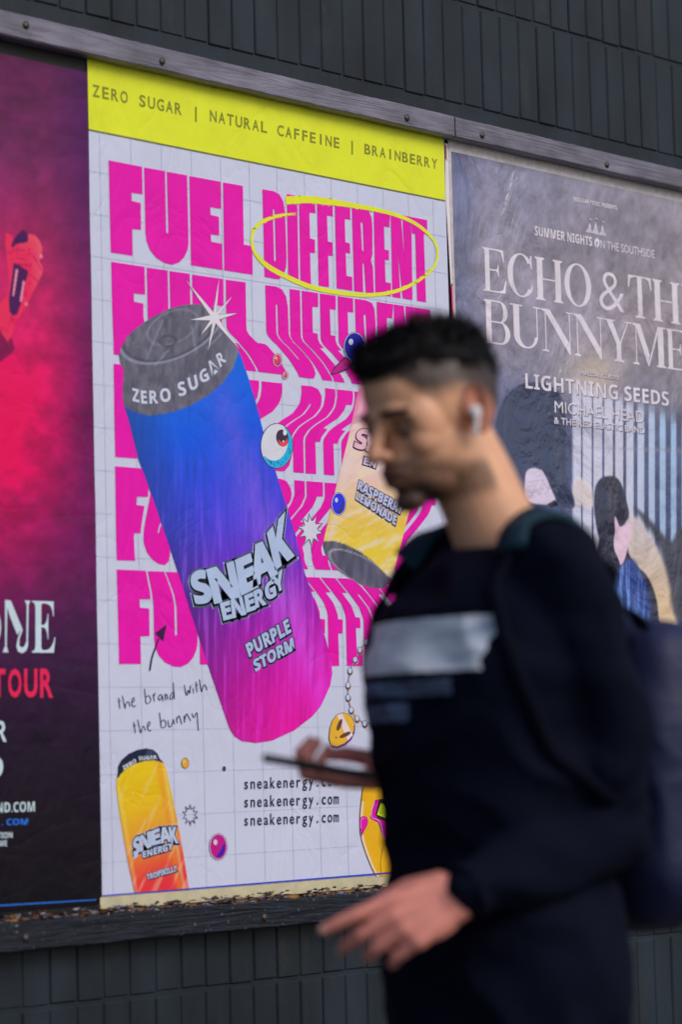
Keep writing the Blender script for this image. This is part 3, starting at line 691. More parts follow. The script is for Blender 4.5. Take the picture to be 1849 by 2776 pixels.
# ---- odds and ends of the print
def ball(A_, cx, cy, rx, ry, c1_, c2_, layer, hl=True, edge=(25, 20, 60)):
    A_.ell(cx, cy, rx + 2.2, ry + 2.2, ink(*edge), layer); A_.ell(cx, cy, rx + 1, ry + 1, WHT, layer + .3)
    A_.ell(cx, cy, rx - .6, ry - .6, ink(*c1_), layer + .6)
    A_.poly([(cx + rx * .8 * math.cos(t), cy + ry * .85 * math.sin(t)) for t in np.linspace(-.3, 1.9, 14)] + [(cx + rx * .35, cy + ry * .2), (cx + rx * .5, cy - ry * .1)], ink(*c2_), layer + .9)
    if hl: A_.ell(cx - rx * .35, cy - ry * .35, rx * .22, ry * .22, WHT, layer + 1.2)
A = Art(); ex, ey = 749, 1209
A.ell(ex, ey, 44.5, 61.5, ink(25, 25, 50), 5); A.ell(ex, ey, 42.5, 59.5, ink(205, 208, 222), 5.3)
cres = [(ex + 42 * math.cos(t), ey + 59 * math.sin(t)) for t in np.linspace(-1.0, 2.6, 30)] + [(ex - 8 + 38 * math.cos(t), ey - 12 + 52 * math.sin(t)) for t in np.linspace(2.3, -.7, 24)]
A.poly(cres, ink(20, 150, 195), 5.6)
for k in range(16):
    t = random.uniform(.1, 2.2); r_ = random.uniform(.8, .98); A.stroke([(ex + 42 * r_ * math.cos(t), ey + 59 * r_ * math.sin(t)), (ex + 42 * (r_ - .1) * math.cos(t + .1), ey + 59 * (r_ - .12) * math.sin(t + .1))], 1.2, ink(15, 40, 80), 5.9, False)
A.ell(764, 1188, 16.5, 23.5, ink(55, 35, 50), 5.9, -.2); A.ell(766, 1196, 12.5, 15, ink(215, 60, 75), 6.2, -.2); A.ell(764, 1184, 12, 15, ink(50, 38, 60), 6.5, -.2)
A.ell(771, 1173, 5, 8, ink(235, 235, 245), 6.8); A.ell(767, 1197, 2.2, 3, ink(235, 235, 245), 6.8)
A.build('eyeball_picture', P1)
A = Art()
ball(A, 917, 1366, 18.5, 29, (38, 40, 200), (45, 45, 120), 6.5); ART_NEXT('blue_ball', P1)
ball(A, 960, 941, 28, 38, (20, 20, 140), (30, 20, 70), 5, True)
A.poly(crop([(1134, 970), (1180, 890), (1290, 778), (1370, 815), (1420, 850), (1300, 930), (1190, 968), (1150, 977)], 620, 780, 4.126), ink(25, 20, 60), 4.6)
A.poly(crop([(1146, 962), (1190, 895), (1290, 795), (1360, 820), (1400, 850), (1290, 920), (1190, 958)], 620, 780, 4.126), ink(165, 20, 120), 4.9); ART_NEXT('ball_with_cone', P1)
for cx, cy, rx, ry in [(751, 977, 11, 16), (772, 1018, 6.5, 9)]: ball(A, cx, cy, rx, ry, (215, 60, 90), (150, 40, 140), 5, True, (90, 20, 60)); ART_NEXT('red_ball', P1)
A.ell(501.4, 2068, 10.5, 14.5, ink(60, 40, 40), 3); A.ell(501.4, 2068, 9, 13, ink(240, 175, 50), 3.4); A.ell(498, 2064, 3.5, 5, ink(245, 205, 120), 3.8); ART_NEXT('yellow_ball', P1)
A.ell(607, 2083, 4.5, 7, ink(40, 42, 58), 3); ART_NEXT('dark_dot', P1)
ball(A, 591, 2294, 23, 34, (165, 15, 120), (50, 20, 150), 3, True, (50, 10, 60))
A.build('purple_ball', P1)
# sparkle and bursts
A = Art(); sx, sy = 580, 862
tips = [(502, 760), (592, 757), (629, 803), (643, 850), (648, 948), (562, 954), (542, 910), (514, 868)]
def star(tips, cx, cy, inner, grow):
    tt = sorted(tips, key=lambda p: math.atan2(p[1] - cy, p[0] - cx)); out = []
    for i, p in enumerate(tt):
        a0 = math.atan2(p[1] - cy, p[0] - cx); q = tt[(i + 1) % len(tt)]; a1 = math.atan2(q[1] - cy, q[0] - cx)
        if a1 < a0: a1 += 2 * math.pi
        L_2 = math.hypot(p[0] - cx, p[1] - cy); out.append((cx + (p[0] - cx) * (L_2 + grow * 3) / L_2, cy + (p[1] - cy) * (L_2 + grow * 3) / L_2))
        am = (a0 + a1) / 2; out.append((cx + (inner + grow) * math.cos(am), cy + (inner + grow) * 1.2 * math.sin(am)))
    return out
A.poly(star(tips, sx, sy, 13, 1.3), ink(40, 20, 60), 7); A.poly(star(tips, sx, sy, 13, 0), ink(215, 212, 225), 7.4); ART_NEXT('sparkle', P1)
def burst(cx, cy, r0, r1, n, fill, layer, ph=0):
    ri = []
    for i in range(n):
        a = ph + i / n * 2 * math.pi; b = ph + (i + 1) / n * 2 * math.pi
        p0 = (cx + r1 * math.cos(a), cy + r1 * 1.35 * math.sin(a)); p2 = (cx + r1 * math.cos(b), cy + r1 * 1.35 * math.sin(b))
        for t in np.linspace(0, 1, 9)[:-1]:
            an = a + (b - a) * t; rr = r0 + (r1 - r0) * abs(2 * t - 1) ** 2.2; ri.append((cx + rr * math.cos(an), cy + rr * 1.35 * math.sin(an)))
    if fill: A.poly(ri, ink(205, 208, 225), layer)
    A.stroke(ri + [ri[0]], 1.8, ink(40, 40, 75), layer + .4, False)
burst(514.6, 2208, 12, 22, 10, False, 3, .3); ART_NEXT('burst_outline', P1); burst(841, 1437, 19, 34, 10, True, 3, .2)
A.build('burst_outline', P1)
# hand-written line and arrow
A = Art(); c3 = lambda pts: crop(pts, 280, 1800, 4.612)
hw = [[(188, 418), (205, 555)], [(180, 470), (215, 455)], [(236, 392), (268, 548), (276, 500), (300, 470), (318, 480), (330, 530)], [(358, 480), (385, 450), (378, 418), (358, 440), (355, 500), (375, 530), (405, 515)],
      [(512, 308), (532, 490)], [(525, 420), (560, 392), (590, 430), (575, 480), (535, 492)], [(622, 372), (635, 465)], [(627, 405), (645, 355)], [(735, 385), (700, 385), (685, 430), (710, 445), (735, 398), (742, 458)],
      [(768, 365), (775, 450)], [(771, 405), (790, 370), (803, 440)], [(878, 345), (840, 380), (832, 430), (860, 425), (882, 345)], [(872, 230), (885, 440)], [(1008, 258), (1038, 390), (1058, 325), (1078, 362), (1085, 265)],
      [(1118, 300), (1126, 365)], [(1108, 254), (1112, 258)], [(1155, 218), (1168, 350)], [(1145, 268), (1180, 255)], [(1198, 190), (1225, 340), (1240, 290), (1268, 258), (1293, 325)],
      [(378, 720), (398, 858)], [(368, 775), (405, 760)], [(428, 692), (462, 852), (475, 810), (500, 775), (523, 830)], [(555, 780), (580, 745), (570, 718), (550, 745), (553, 805), (575, 832), (598, 820)],
      [(700, 605), (720, 790)], [(715, 730), (750, 695), (780, 735), (765, 785), (725, 792)], [(805, 700), (815, 770), (840, 780), (865, 720), (872, 690), (887, 750)], [(912, 665), (920, 735), (918, 690), (945, 645), (978, 750)],
      [(1008, 640), (1012, 728), (1016, 680), (1040, 620), (1065, 660), (1090, 708)], [(1105, 615), (1130, 665), (1165, 605), (1175, 700), (1185, 830)]]
for s_ in hw: A.stroke(c3(s_), 2.3, ink(28, 28, 75), 3, smooth=len(s_) > 3)
c7 = lambda pts: crop(pts, 280, 1220, 3.5636)
ART_NEXT('handwritten_note', P1); A.stroke(c7([(445, 2130), (468, 2000), (500, 1910), (530, 1820)]), 4.5, ink(45, 10, 60), 4); A.poly(c7([(608, 1683), (497, 1767), (530, 1805), (574, 1852)]), ink(45, 10, 60), 4.3)
A.build('drawn_arrow', P1)
A = Art(); cu = lambda pts: crop(pts, 250, 1950, 1.742)
for q in ([(718, 276), (1163, 260), (1163, 330), (718, 345)], [(718, 362), (1163, 344), (1163, 415), (718, 431)], [(718, 449), (1163, 430), (1163, 500), (718, 517)]):
    A.text('sneakenergy.com', cu(q), ink(30, 34, 62), 3, off=.012, mono=True); ART_NEXT('web_address', P1)
# charm on a ball chain
A = Art(); cc = lambda pts: crop(pts, 860, 1650, 5.883)
beads = cc([(1000, 330), (893, 425), (778, 530), (673, 655), (597, 808), (515, 985), (485, 1215), (485, 1412), (535, 1610), (628, 1745), (750, 1825), (875, 1825), (1003, 1738), (1107, 1590), (1185, 1440), (1240, 1290)])
A.stroke(beads, 3.0, ink(45, 35, 75), 5, False); A.stroke(beads, 1.2, ink(180, 180, 210), 5.2, False)
for bx, by in beads:
    A.ell(bx + 2.6, by + 4.5, 6.3, 8.6, ink(205, 165, 110), 5.4, n=20); A.ell(bx + .8, by + 2.6, 6.8, 9.6, ink(85, 60, 75), 5.6, n=20); A.ell(bx, by, 6.4, 8.6, ink(50, 45, 80), 5.8, n=20); A.ell(bx, by, 5.3, 7.3, ink(195, 205, 232), 6.1, n=20)
ch = [(400, 1660), (480, 1680), (550, 1740), (582, 1830), (572, 1950), (520, 2060), (430, 2140), (310, 2190), (215, 2170), (185, 2060), (200, 1900), (240, 1780), (310, 1690)]
A.poly(cc([(a + 16, b + 30) for a, b in ch]), ink(85, 20, 120), 6.2); A.poly(cc([(390 + (a - 390) * 1.04, 1925 + (b - 1925) * 1.03) for a, b in ch]), ink(50, 40, 60), 6.4); A.poly(cc(ch), ink(232, 180, 50), 6.7)
A.poly(cc([(310, 1700), (385, 1665), (560, 2010), (480, 2100)]), ink(205, 190, 195), 6.9)
for ex_, ey_, ro in [(345, 1850, -1.2), (437, 2008, -.45)]: A.ell(*cc([(ex_, ey_)])[0], 17, 5.5, ink(80, 55, 45), 7.1, ro)
A.ell(*cc([(292, 2052)])[0], 2, 2.6, ink(80, 55, 45), 7.1); A.stroke(cc([(560, 1745), (590, 1690), (620, 1700)]), 3, ink(210, 160, 70), 6.6)
A.build('charm_picture', P1)
# toy gadget with a screen
A = Art(); cg = lambda pts: crop(pts, 960, 2150, 8.711)
A.poly(cg([(210, -300), (150, 190), (118, 520), (124, 900), (175, 1150), (275, 1450), (395, 1750), (512, 1968), (1560, 1905), (1750, 1500), (1850, 900), (1750, 200), (1500, -500), (900, -800), (450, -650)]), ink(60, 35, 30), 3)
A.poly(cg([(225, -290), (168, 190), (135, 520), (140, 900), (190, 1150), (290, 1450), (410, 1750), (528, 1964), (1550, 1903), (1735, 1500), (1835, 900), (1735, 200), (1490, -490), (900, -780), (460, -635)]), ink(232, 176, 20), 3.3)
A.poly(cg([(168, 190), (135, 520), (140, 900), (190, 1150), (290, 1450), (410, 1750), (528, 1964), (580, 1960), (470, 1750), (350, 1450), (250, 1150), (205, 900), (200, 520), (230, 190)]), ink(225, 198, 165), 3.6)
A.poly(cg([(128, 585), (170, 545), (235, 530), (300, 575), (322, 650), (300, 760), (240, 860), (165, 1010), (135, 850)]), ink(120, 0, 90), 3.9); A.poly(cg([(140, 600), (180, 560), (235, 545), (290, 585), (308, 650), (288, 755), (230, 850), (165, 960), (148, 850)]), ink(195, 0, 150), 4.2)
A.stroke(cg([(235, 580), (165, 600), (150, 680), (155, 830)]), 2.2, ink(225, 130, 215), 4.5)
A.poly(cg([(490, 150), (368, 560), (390, 600), (560, 690), (650, 980), (740, 1115), (800, 1105), (1040, 925), (1380, 1062), (1440, 1030), (1520, 700), (1620, 250), (1560, 100)]), ink(110, 0, 110), 4); A.poly(cg([(515, 160), (395, 555), (415, 585), (585, 670), (675, 960), (745, 1080), (790, 1075), (1030, 885), (1370, 1010), (1410, 985), (1490, 700), (1590, 260), (1550, 130)]), ink(192, 0, 150), 4.3)
A.stroke(cg([(470, 210), (400, 540), (590, 660), (670, 960), (740, 1075)]), 2.4, ink(228, 140, 225), 4.6)
A.poly(cg([(580, 130), (490, 500), (545, 590), (1350, 880), (1440, 480), (1500, 180)]), ink(30, 30, 20), 4.9); A.poly(cg([(615, 225), (533, 500), (1318, 820), (1390, 555)]), ink(190, 208, 20), 5.2)
A.poly(cg([(760, 190), (1420, 490), (1500, 430), (1520, 60), (760, 60)]), ink(110, 160, 225), 5.2)
for gx_, gy_, kk in [(630, 420, 8), (795, 465, 0), (955, 525, 9), (1115, 585, 6), (1265, 650, 0)]:
    x_, y_ = cg([(gx_, gy_)])[0]
    t = np.linspace(0, 2 * np.pi, 40); rr = 1 + (.16 * np.cos(t * kk) if kk else 0)
    A.stroke([(x_ + 5.4 * r * math.cos(q), y_ + 7.2 * r * math.sin(q)) for q, r in zip(t, rr * np.ones(40))], .9, ink(90, 110, 30), 5.5, False)
    A.ell(x_, y_, 1.4, 1.8, ink(60, 75, 25), 5.5, n=10); A.stroke([(x_ - 2.5, y_ + 2.5), (x_, y_ + 4), (x_ + 2.5, y_ + 2.5)], .8, ink(60, 75, 25), 5.5)
A.stroke(cg([(708, 1110), (640, 1400), (615, 1680), (640, 1960)]), 1.4, ink(80, 50, 20), 4.2)
A.poly(cg([(1440, 1115), (1380, 1180), (1358, 1400), (1362, 1650), (1330, 1740), (1080, 1850), (1055, 1930), (1620, 1900), (1700, 1400), (1600, 1100)]), ink(110, 0, 110), 4); A.stroke(cg([(1445, 1180), (1405, 1300), (1410, 1650), (1340, 1800), (1120, 1900)]), 2.0, ink(215, 110, 210), 4.4)
A.build('toy_gadget_picture', P1)
A = Art(); zz = Zb + 0.003
A.polyw([[(X0, zz - .0016), (X1, zz - .0016), (X1, zz + .0026), (X0, zz + .0006)]], ink(50, 60, 165), 7.6); A.build('blue_rule', P1)
# strip of an older pink poster and torn white edge showing at the side
A = Art(); A.poly([(1222, 775), (1231, 772), (1237, 950), (1229, 930), (1226, 860)], ink(225, 20, 120), 1); ART_NEXT('pink_paper_sliver', P1); A.poly([(1206, 390), (1213, 392), (1222, 560), (1229, 760), (1222, 775), (1213, 620), (1208, 541)], ink(196, 190, 195), .5)
A.poly([(1205, 392), (1210, 395), (1211, 440), (1206, 430)], ink(120, 70, 55), .9); A.build('torn_edge', P1)

# ================================================================== POSTER 2 (purple, left)
VL = newmat('purple_print', (1, 1, 1), 0.38, 0.2, attr='Col', group='blistered_relief')
P2 = empty('purple_poster', (-6.9 * S, 0.0, ZG - 15.0 * S)); tag(P2, 'dark purple concert poster with pink glow and a hand holding a microphone', 'poster', 'posters pasted side by side')
ch5 = lambda pts: crop(pts, 0, 600, 5.8875)
hand_o = ch5([(85, 210), (130, 195), (185, 225), (212, 300), (235, 380), (300, 330), (430, 235), (470, 215), (560, 235), (625, 310), (672, 430), (662, 540), (625, 640), (680, 760), (668, 850), (590, 1000), (500, 1180), (430, 1340), (330, 1500), (250, 1640), (185, 1830), (120, 1930), (-20, 1750), (-200, 1600), (0, 1300), (120, 1180), (150, 960), (122, 740), (92, 400)])
mic = ch5([(215, 680), (300, 700), (445, 800), (430, 900), (395, 990), (345, 1290), (300, 1400), (270, 1490), (200, 1510), (150, 1440), (138, 1250), (190, 900)])
michead = ch5([(175, 400), (200, 320), (290, 200), (360, 145), (430, 180), (450, 300), (430, 345), (260, 370), (200, 430)])
def purple_col(x, y):
    n1 = vnoise(x, y, 170, 41); n2 = vnoise(x, y, 40, 42)
    b = ramp(y, [(140, (84, 26, 70)), (420, (106, 34, 88)), (800, (130, 32, 86)), (1150, (124, 12, 78)), (1500, (100, 16, 82)), (1720, (58, 20, 66)), (2000, (28, 12, 36)), (2440, (10, 6, 16))])
    right = np.clip((x - 120) / 110, 0, 1); b = mixc(b, np.array([58, 14, 84]), right * .55 * np.clip((1650 - y) / 500, 0, 1))
    g = np.exp(-(((x + 10) / 175) ** 2 + ((y - 1150 - x * -.2) / 330) ** 2)); b = mixc(b, np.array([238, 0, 92]), np.clip(g * (1.1 + (n1 - .5) * .9), 0, 1))
    g = np.exp(-(((x - 40) / 130) ** 2 + ((y - 760) / 190) ** 2)); b = mixc(b, np.array([205, 30, 100]), np.clip(g * .65, 0, 1))
    b = b * (1 + (n2[:, None] - .5) * .35 + (n1[:, None] - .5) * .25)
    b = b * .9
    h = mask(x, y, hand_o, 1.8); hc = mixc(np.tile(np.array([214., 40, 84]), (len(x), 1)), (176, 16, 74), np.clip((vnoise(x, y, 16, 44) - .48) * 4, 0, 1)); hc = mixc(hc, (232, 88, 104), np.clip((690 - y) / 60, 0, 1) * np.clip((x - 25) / 40, 0, 1) * .8); hc = mixc(hc, (236, 104, 116), np.clip((x - 80) / 35, 0, 1) * .7)
    b = mixc(b, hc, h)
    for i, (a0, a1) in enumerate([((200, 470), (480, 460)), ((190, 600), (450, 610)), ((215, 690), (500, 720)), ((600, 960), (420, 820)), ((530, 560), (660, 780))]):
        p = np.array(ch5([a0, a1])); ab = p[1] - p[0]; pp = np.stack([x, y], 1) - p[0]; t = np.clip(pp @ ab / (ab @ ab), 0, 1); dd = np.linalg.norm(pp - t[:, None] * ab, axis=1); b = mixc(b, (150, 20, 70), np.exp(-(dd / 1.9) ** 2) * .9)
    m_ = np.maximum(mask(x, y, mic, 1.5), mask(x, y, michead, 1.5)); b = mixc(b, (62, 14, 74), m_)
    for q in ([(250, 765), (290, 768), (222, 1190), (195, 1188)], [(362, 960), (396, 965), (345, 1290), (312, 1280)]): b = mixc(b, (226, 140, 170), mask(x, y, ch5(q), 1.2))
    for q in ((655, 565), (415, 1325)): q = ch5([q])[0]; b = mixc(b, (240, 180, 190), np.exp(-((x - q[0]) ** 2 + (y - q[1]) ** 2) / 14))
    slv = ch5([(-200, 1650), (0, 1750), (120, 1930), (180, 1850), (232, 2030), (180, 2110), (0, 2250), (-200, 2300)]); b = mixc(b, np.array([92, 8, 62]), mask(x, y, slv, 2) * (.6 + .4 * vnoise(x, y, 5, 3)))
    return nalb(b)
xs = np.concatenate([np.linspace(-13.3, -4.4, 50)[:-1], np.linspace(-4.4, -0.36, 170)]) * S
zs = ZG - np.linspace(-4.33, 14.93, 560) * S
grid_sheet('paper_sheet', xs, zs, purple_col, VL, P2, Y=-0.0004)
A = Art(); cl5 = lambda pts: crop(pts, 0, 1500, 2.353); Wt = ink(200, 222, 235, 'blistered_relief'); Pk = ink(238, 20, 88, 'blistered_relief'); Bl = ink(20, 95, 190, 'blistered_relief')
A.text(serif('E'), cl5([(200, 300), (352, 305), (352, 636), (200, 634)]), Wt, 3, off=-0.004)
# the letter N with a curled foot
A.poly(cl5([(30, 297), (66, 300), (136, 470), (128, 490), (108, 520), (60, 400), (44, 345), (40, 590), (52, 632), (14, 630), (30, 590)]), Wt, 3)
A.poly(cl5([(155, 300), (192, 302), (180, 330), (176, 590), (165, 620), (140, 637), (112, 625), (102, 590), (112, 540), (136, 470), (142, 490), (122, 545), (120, 585), (135, 602), (155, 590), (166, 560), (168, 330)]), Wt, 3.1)
A.text(serif('O'), cl5([(-230, 292), (4, 298), (4, 640), (-230, 636)]), Wt, 3); ART_NEXT('name_lettering', P2)
for t, q in [('T', [(-48, 742), (28, 742), (28, 910), (-48, 910)]), ('O', [(52, 742), (132, 742), (132, 912), (52, 912)]), ('U', [(155, 742), (232, 742), (232, 912), (155, 912)]), ('R', [(257, 742), (328, 742), (328, 912), (257, 912)])]:
    A.text(t, cl5(q), Pk, 3, off=.03)
ART_NEXT('tour_lettering', P2)
A.text(bold('R'), cl5([(-30, 1068), (38, 1065), (40, 1200), (-30, 1200)]), Wt, 3); A.text(bold('TE'), cl5([(-200, 1068), (-50, 1065), (-50, 1200), (-200, 1200)]), Wt, 3)
A.text(bold('O'), cl5([(-110, 1290), (17, 1288), (17, 1432), (-110, 1432)]), Wt, 3); ART_NEXT('venue_lettering', P2)
A.text(bold('ND.COM'), cl5([(-24, 1588), (220, 1580), (220, 1645), (-24, 1652)]), Wt, 3); ART_NEXT('website_lettering', P2); A.text(bold('. COM'), cl5([(8, 1692), (176, 1688), (176, 1728), (8, 1733)]), Bl, 3, off=.01); ART_NEXT('blue_website_lettering', P2)
A.text(bold('TION'), cl5([(-18, 1778), (78, 1774), (78, 1812), (-18, 1816)]), Wt, 3); A.text(bold('ME'), cl5([(-10, 1830), (42, 1828), (42, 1864), (-10, 1866)]), Wt, 3)
A.build('small_print', P2)
A = Art(); A.poly(cl5([(-300, 2256), (612, 2203), (612, 2210), (-300, 2266)]), Bl, 3); A.build('blue_rule', P2)

# ================================================================== POSTER 3 (grey, right)
VR = newmat('grey_print', (1, 1, 1), 0.24, 0.7, attr='Col', group='crumpled_relief')
P3 = empty('grey_poster', (19.2 * S, 0.0, ZG - 15.2 * S)); tag(P3, 'crumpled grey concert poster with white serif title and a photograph of dark figures', 'poster', 'posters pasted side by side')
c13 = lambda pts: crop(pts, 1300, 1150, 2.769)
headA = c13([(110, -60), (105, 250), (150, 380), (250, 500), (330, 600), (500, 620), (560, 540), (600, 620), (700, 640), (720, 600), (680, 480), (640, 330), (650, 100), (640, -200), (500, -320), (250, -300)])
faceA = c13([(345, 350), (400, 325), (440, 335), (480, 350), (560, 540), (575, 570), (520, 610), (400, 600), (330, 560), (338, 440)])
figB = c13([(862, 470), (900, 410), (940, 390), (1010, 385), (1060, 430), (1100, 560), (1130, 690), (1080, 750), (1130, 800), (1100, 950), (1180, 1070), (1260, 1130), (1330, 1300), (1345, 1480), (1370, 1700), (1300, 1900), (1000, 1900), (900, 1500), (880, 1200), (860, 1000), (900, 870), (880, 800), (855, 640)])
shirtB = c13([(1090, 1020), (1160, 1010), (1200, 1100), (1270, 1250), (1290, 1500), (1260, 1700), (1100, 1700), (1010, 1500), (985, 1180)])
handB = c13([(1008, 700), (1025, 695), (1050, 780), (1090, 750), (1140, 705), (1150, 740), (1120, 900), (1085, 1030), (1055, 1065), (1040, 1000), (1010, 950), (1005, 860), (1020, 800)])
figC = c13([(1140, 600), (1200, 700), (1300, 820), (1380, 1000), (1430, 1200), (1440, 1400), (1520, 1500), (1700, 1700), (1900, 1900), (1900, 700), (1600, 760), (1480, 780), (1440, 900), (1360, 800), (1250, 680)])
sand = c13([(700, 380), (840, 440), (870, 640), (900, 870), (850, 1000), (900, 1500), (1360, 1500), (1380, 1900), (1500, 1900), (1480, 1400), (1420, 1100), (1330, 900), (1200, 700), (1130, 690), (1100, 600), (700, 640)])
def soften(P, n=3):
    P = np.array(P, float)
    for _ in range(n):
        Q = np.roll(P, -1, 0); P = np.stack([P * .75 + Q * .25, P * .25 + Q * .75], 1).reshape(-1, 2)
    return P
headA, faceA, figB, shirtB, handB, figC, sand = [soften(q, 2) for q in (headA, faceA, figB, shirtB, handB, figC, sand)]
def grey_col(x, y):
    n1 = vnoise(x, y, 220, 61); n2 = vnoise(x * 1.2 + y * .3, y, 46, 62); n3 = vnoise(x, y * .5, 12, 63)
    b = ramp(y - (x - 1230) * .2, [(400, (116, 114, 134)), (700, (128, 121, 132)), (950, (112, 108, 122)), (1060, (76, 80, 108)), (1300, (62, 70, 102)), (1700, (38, 42, 74)), (2300, (28, 32, 62))])
    left = np.clip((1330 - x) / 100, 0, 1); b = mixc(b, np.array([66, 72, 104]), left * .65)
    b = mixc(b, np.array([142, 128, 126]), np.clip((x - 1400) / 350, 0, 1) * .45 * np.clip((1040 - y + (x - 1230) * .2) / 200, 0, 1))
    b = b * (1 + (n1[:, None] - .5) * .35 + (n2[:, None] - .5) * .35 + (n3[:, None] - .5) * .22)
    wash = np.exp(-(((x - 1610) / 75) ** 2 + ((y - 1020) / 70) ** 2)); b = mixc(b, np.array([176, 160, 138]), wash * .8)
    br = np.clip((x - 1545) / 14, 0, 1) * np.clip((y - (1010 + (x - 1545) * .34)) / 60, 0, 1) * np.clip((1520 - y) / 40, 0, 1)
    gap = np.interp(x, [1545, 1700, 1860, 2200], [26, 30, 36, 44]); ph = ((x - 1548) / 29.0 + np.clip(x - 1700, 0, 999) * -.0006) % 1.0
    wdt = np.interp(x, [1545, 1650, 1760, 1900], [.86, .78, .55, .42]); bar = np.clip((wdt / 2 - np.abs(ph - .5)) * 9 + .5, 0, 1)
    bar = np.maximum(bar * (0.86 + .3 * n2), 0)
    b = mixc(b, mixc(np.tile(np.array([208., 208, 222]), (len(x), 1)), (160, 190, 218), np.clip((x - 1690) / 120, 0, 1)), br * bar)
    b = mixc(b, np.array([120, 118, 132]), np.exp(-((y - 1213 - (x - 1560) * .03) / 7) ** 2) * br * .5)
    sd_ = mask(x, y, sand, 9); b = mixc(b, mixc(np.tile(np.array([182., 170, 164]), (len(x), 1)), (196, 168, 128), np.clip((y - 1450) / 200, 0, 1)), sd_ * .95)
    fc = mask(x, y, figC, 10); b = mixc(b, np.array([48, 48, 62]), fc * .9)
    ha = mask(x, y, headA, 4); b = mixc(b, np.array([42, 50, 74]), ha * .88); fa = mask(x, y, faceA, 3); b = mixc(b, np.array([192, 178, 192]), fa)
    ey = mask(x, y, c13([(510, 600), (560, 570), (590, 590), (590, 615), (530, 625)]), 2); b = mixc(b, (25, 22, 40), ey)
    fb = mask(x, y, figB, 3.5); b = mixc(b, np.array([38, 38, 58]), fb); sb = mask(x, y, shirtB, 7)
    st = vnoise(x, y * .10, 9, 66, 2); b = mixc(b, mixc(np.tile(np.array([36., 58, 118]), (len(x), 1)), (92, 128, 190), np.clip((st - .5) * 4, 0, 1)), sb)
    hb = mask(x, y, handB, 2.5); b = mixc(b, np.array([216, 184, 198]), hb)
    return nalb(b * np.array([1.0, 1.01, 1.06]))
xs = np.concatenate([np.linspace(12.76, 24.6, 400)[:-1], np.linspace(24.6, 25.65, 12)]) * S
zs = ZG - np.linspace(-4.36, 15.0, 620) * S
grid_sheet('paper_sheet', xs, zs, grey_col, VR, P3, Y=-0.0006)
edge_m = newmat('white_paper_border', (0.60, 0.57, 0.60), 0.4, 0.5, group='crumpled_relief', mott=(60, .15, 5, (1, 1, 1)))
A = Art(); Wc = ink(206, 200, 214, 'crumpled_relief')
A.polyw([[CR(12.70, -4.36), CR(25.7, -4.36), CR(25.7, -4.66), CR(12.68, -4.66)]], edge_m, 1); A.polyw([[CR(12.68, -4.4), CR(12.80, -4.4), CR(12.785, 15.0), CR(12.74, 15.0)]], edge_m, 3); ART_NEXT('paper_border', P3)
A = Art(); cR = lambda pts: crop(pts, 1180, 350, 2.344); cT = lambda pts: crop(pts, 1400, 500, 3.492)
def rowtext(t, TL, BL, TR, m, L=4, off=0.0):
    """upright quad on the wall from its left edge (TL, BL) and one point of the right edge"""
    (xa, za), (_, zb2), (xr, _) = [tuple(float(v) for v in wall(*p)) for p in (TL, BL, TR)]
    V, Fc = glyphs(t, off); P = np.stack([xa + V[:, 0] * (xr - xa), zb2 + V[:, 1] * (za - zb2)], 1); A.raw(P, Fc, m, L)
def R3(t, TL, BL, TR, **k): q = cR([TL, BL, TR]); rowtext(t, q[0], q[1], q[2], Wc, **k)
R3('REGULAR MUSIC PRESENTS', (877, 433), (877, 458), (1152, 492), off=.025); ART_NEXT('presenter_lettering', P3)
q = cT([(168, 396), (168, 484), (712, 505)]); rowtext(bold('SUMMER NIGHTS'), q[0], q[1], q[2], Wc, off=.008)
q = cT([(792, 528), (792, 606), (1302, 628)]); rowtext('N THE SOUTHSIDE', q[0], q[1], q[2], Wc, off=.0)
A.ell(*cT([(759, 556)])[0], 7.2, 12.2, Wc, 4); A.text(bold('r'), cT([(750, 545), (772, 548), (770, 592), (752, 590)]), ink(100, 96, 108, 'crumpled_relief'), 5)
for (px_, py_, xl, yl, xr, yr) in [(693, 350, 650, 455, 722, 468), (748, 345, 705, 467, 786, 482), (810, 372, 778, 482, 852, 494)]:
    for k in range(5):
        f0, f1 = k / 5 + .03, (k + 1) / 5 - .03; b0 = (xl + (xr - xl) * f0, yl + (yr - yl) * f0); b1 = (xl + (xr - xl) * f1, yl + (yr - yl) * f1)
        m0 = (px_ + (b0[0] - px_) * .42, py_ + (b0[1] - py_) * .66); m1 = (px_ + (b1[0] - px_) * .42, py_ + (b1[1] - py_) * .66)
        A.poly(cT([(px_ - 1, py_), m0, b0, b1, m1, (px_ + 1, py_)]), Wc, 4)
    A.poly(cT([(px_, py_ - 24), (px_ + 10, py_ - 20), (px_ + 24, py_ - 14), (px_ + 12, py_ - 12), (px_ + 2, py_ - 15), (px_ + 1, py_), (px_ - 1, py_)]), Wc, 4)
ART_NEXT('festival_logo', P3)
def title(word, TL, BL, TR, gap=.055):
    (xa, za), (_, zb2), (xr, _) = [tuple(float(v) for v in wall(*q_)) for q_ in cR([TL, BL, TR])]
    tot = sum(DW[c_] for c_ in word) + gap * (len(word) - 1); k_ = (xr - xa) / tot; x_ = xa
    for i_, c_ in enumerate(word):
        for j_, loops in enumerate(didone(c_)):
            A.polyw([[(x_ + a_ * DW[c_] * k_, zb2 + b_ * (za - zb2)) for a_, b_ in lp] for lp in loops], Wc, 3 + j_ * .35 + (i_ % 2) * .17)
        x_ += (DW[c_] + gap) * k_
title('ECHO', (296, 750), (300, 1027), (985, 900))
R3('&', (1030, 893), (1030, 1148), (1202, 930), off=-.012)
title('THE', (1222, 925), (1222, 1190), (1690, 1015))
title('BUNNYMEN', (302, 1080), (302, 1356), (1775, 1330), .02); ART_NEXT('title_lettering', P3)
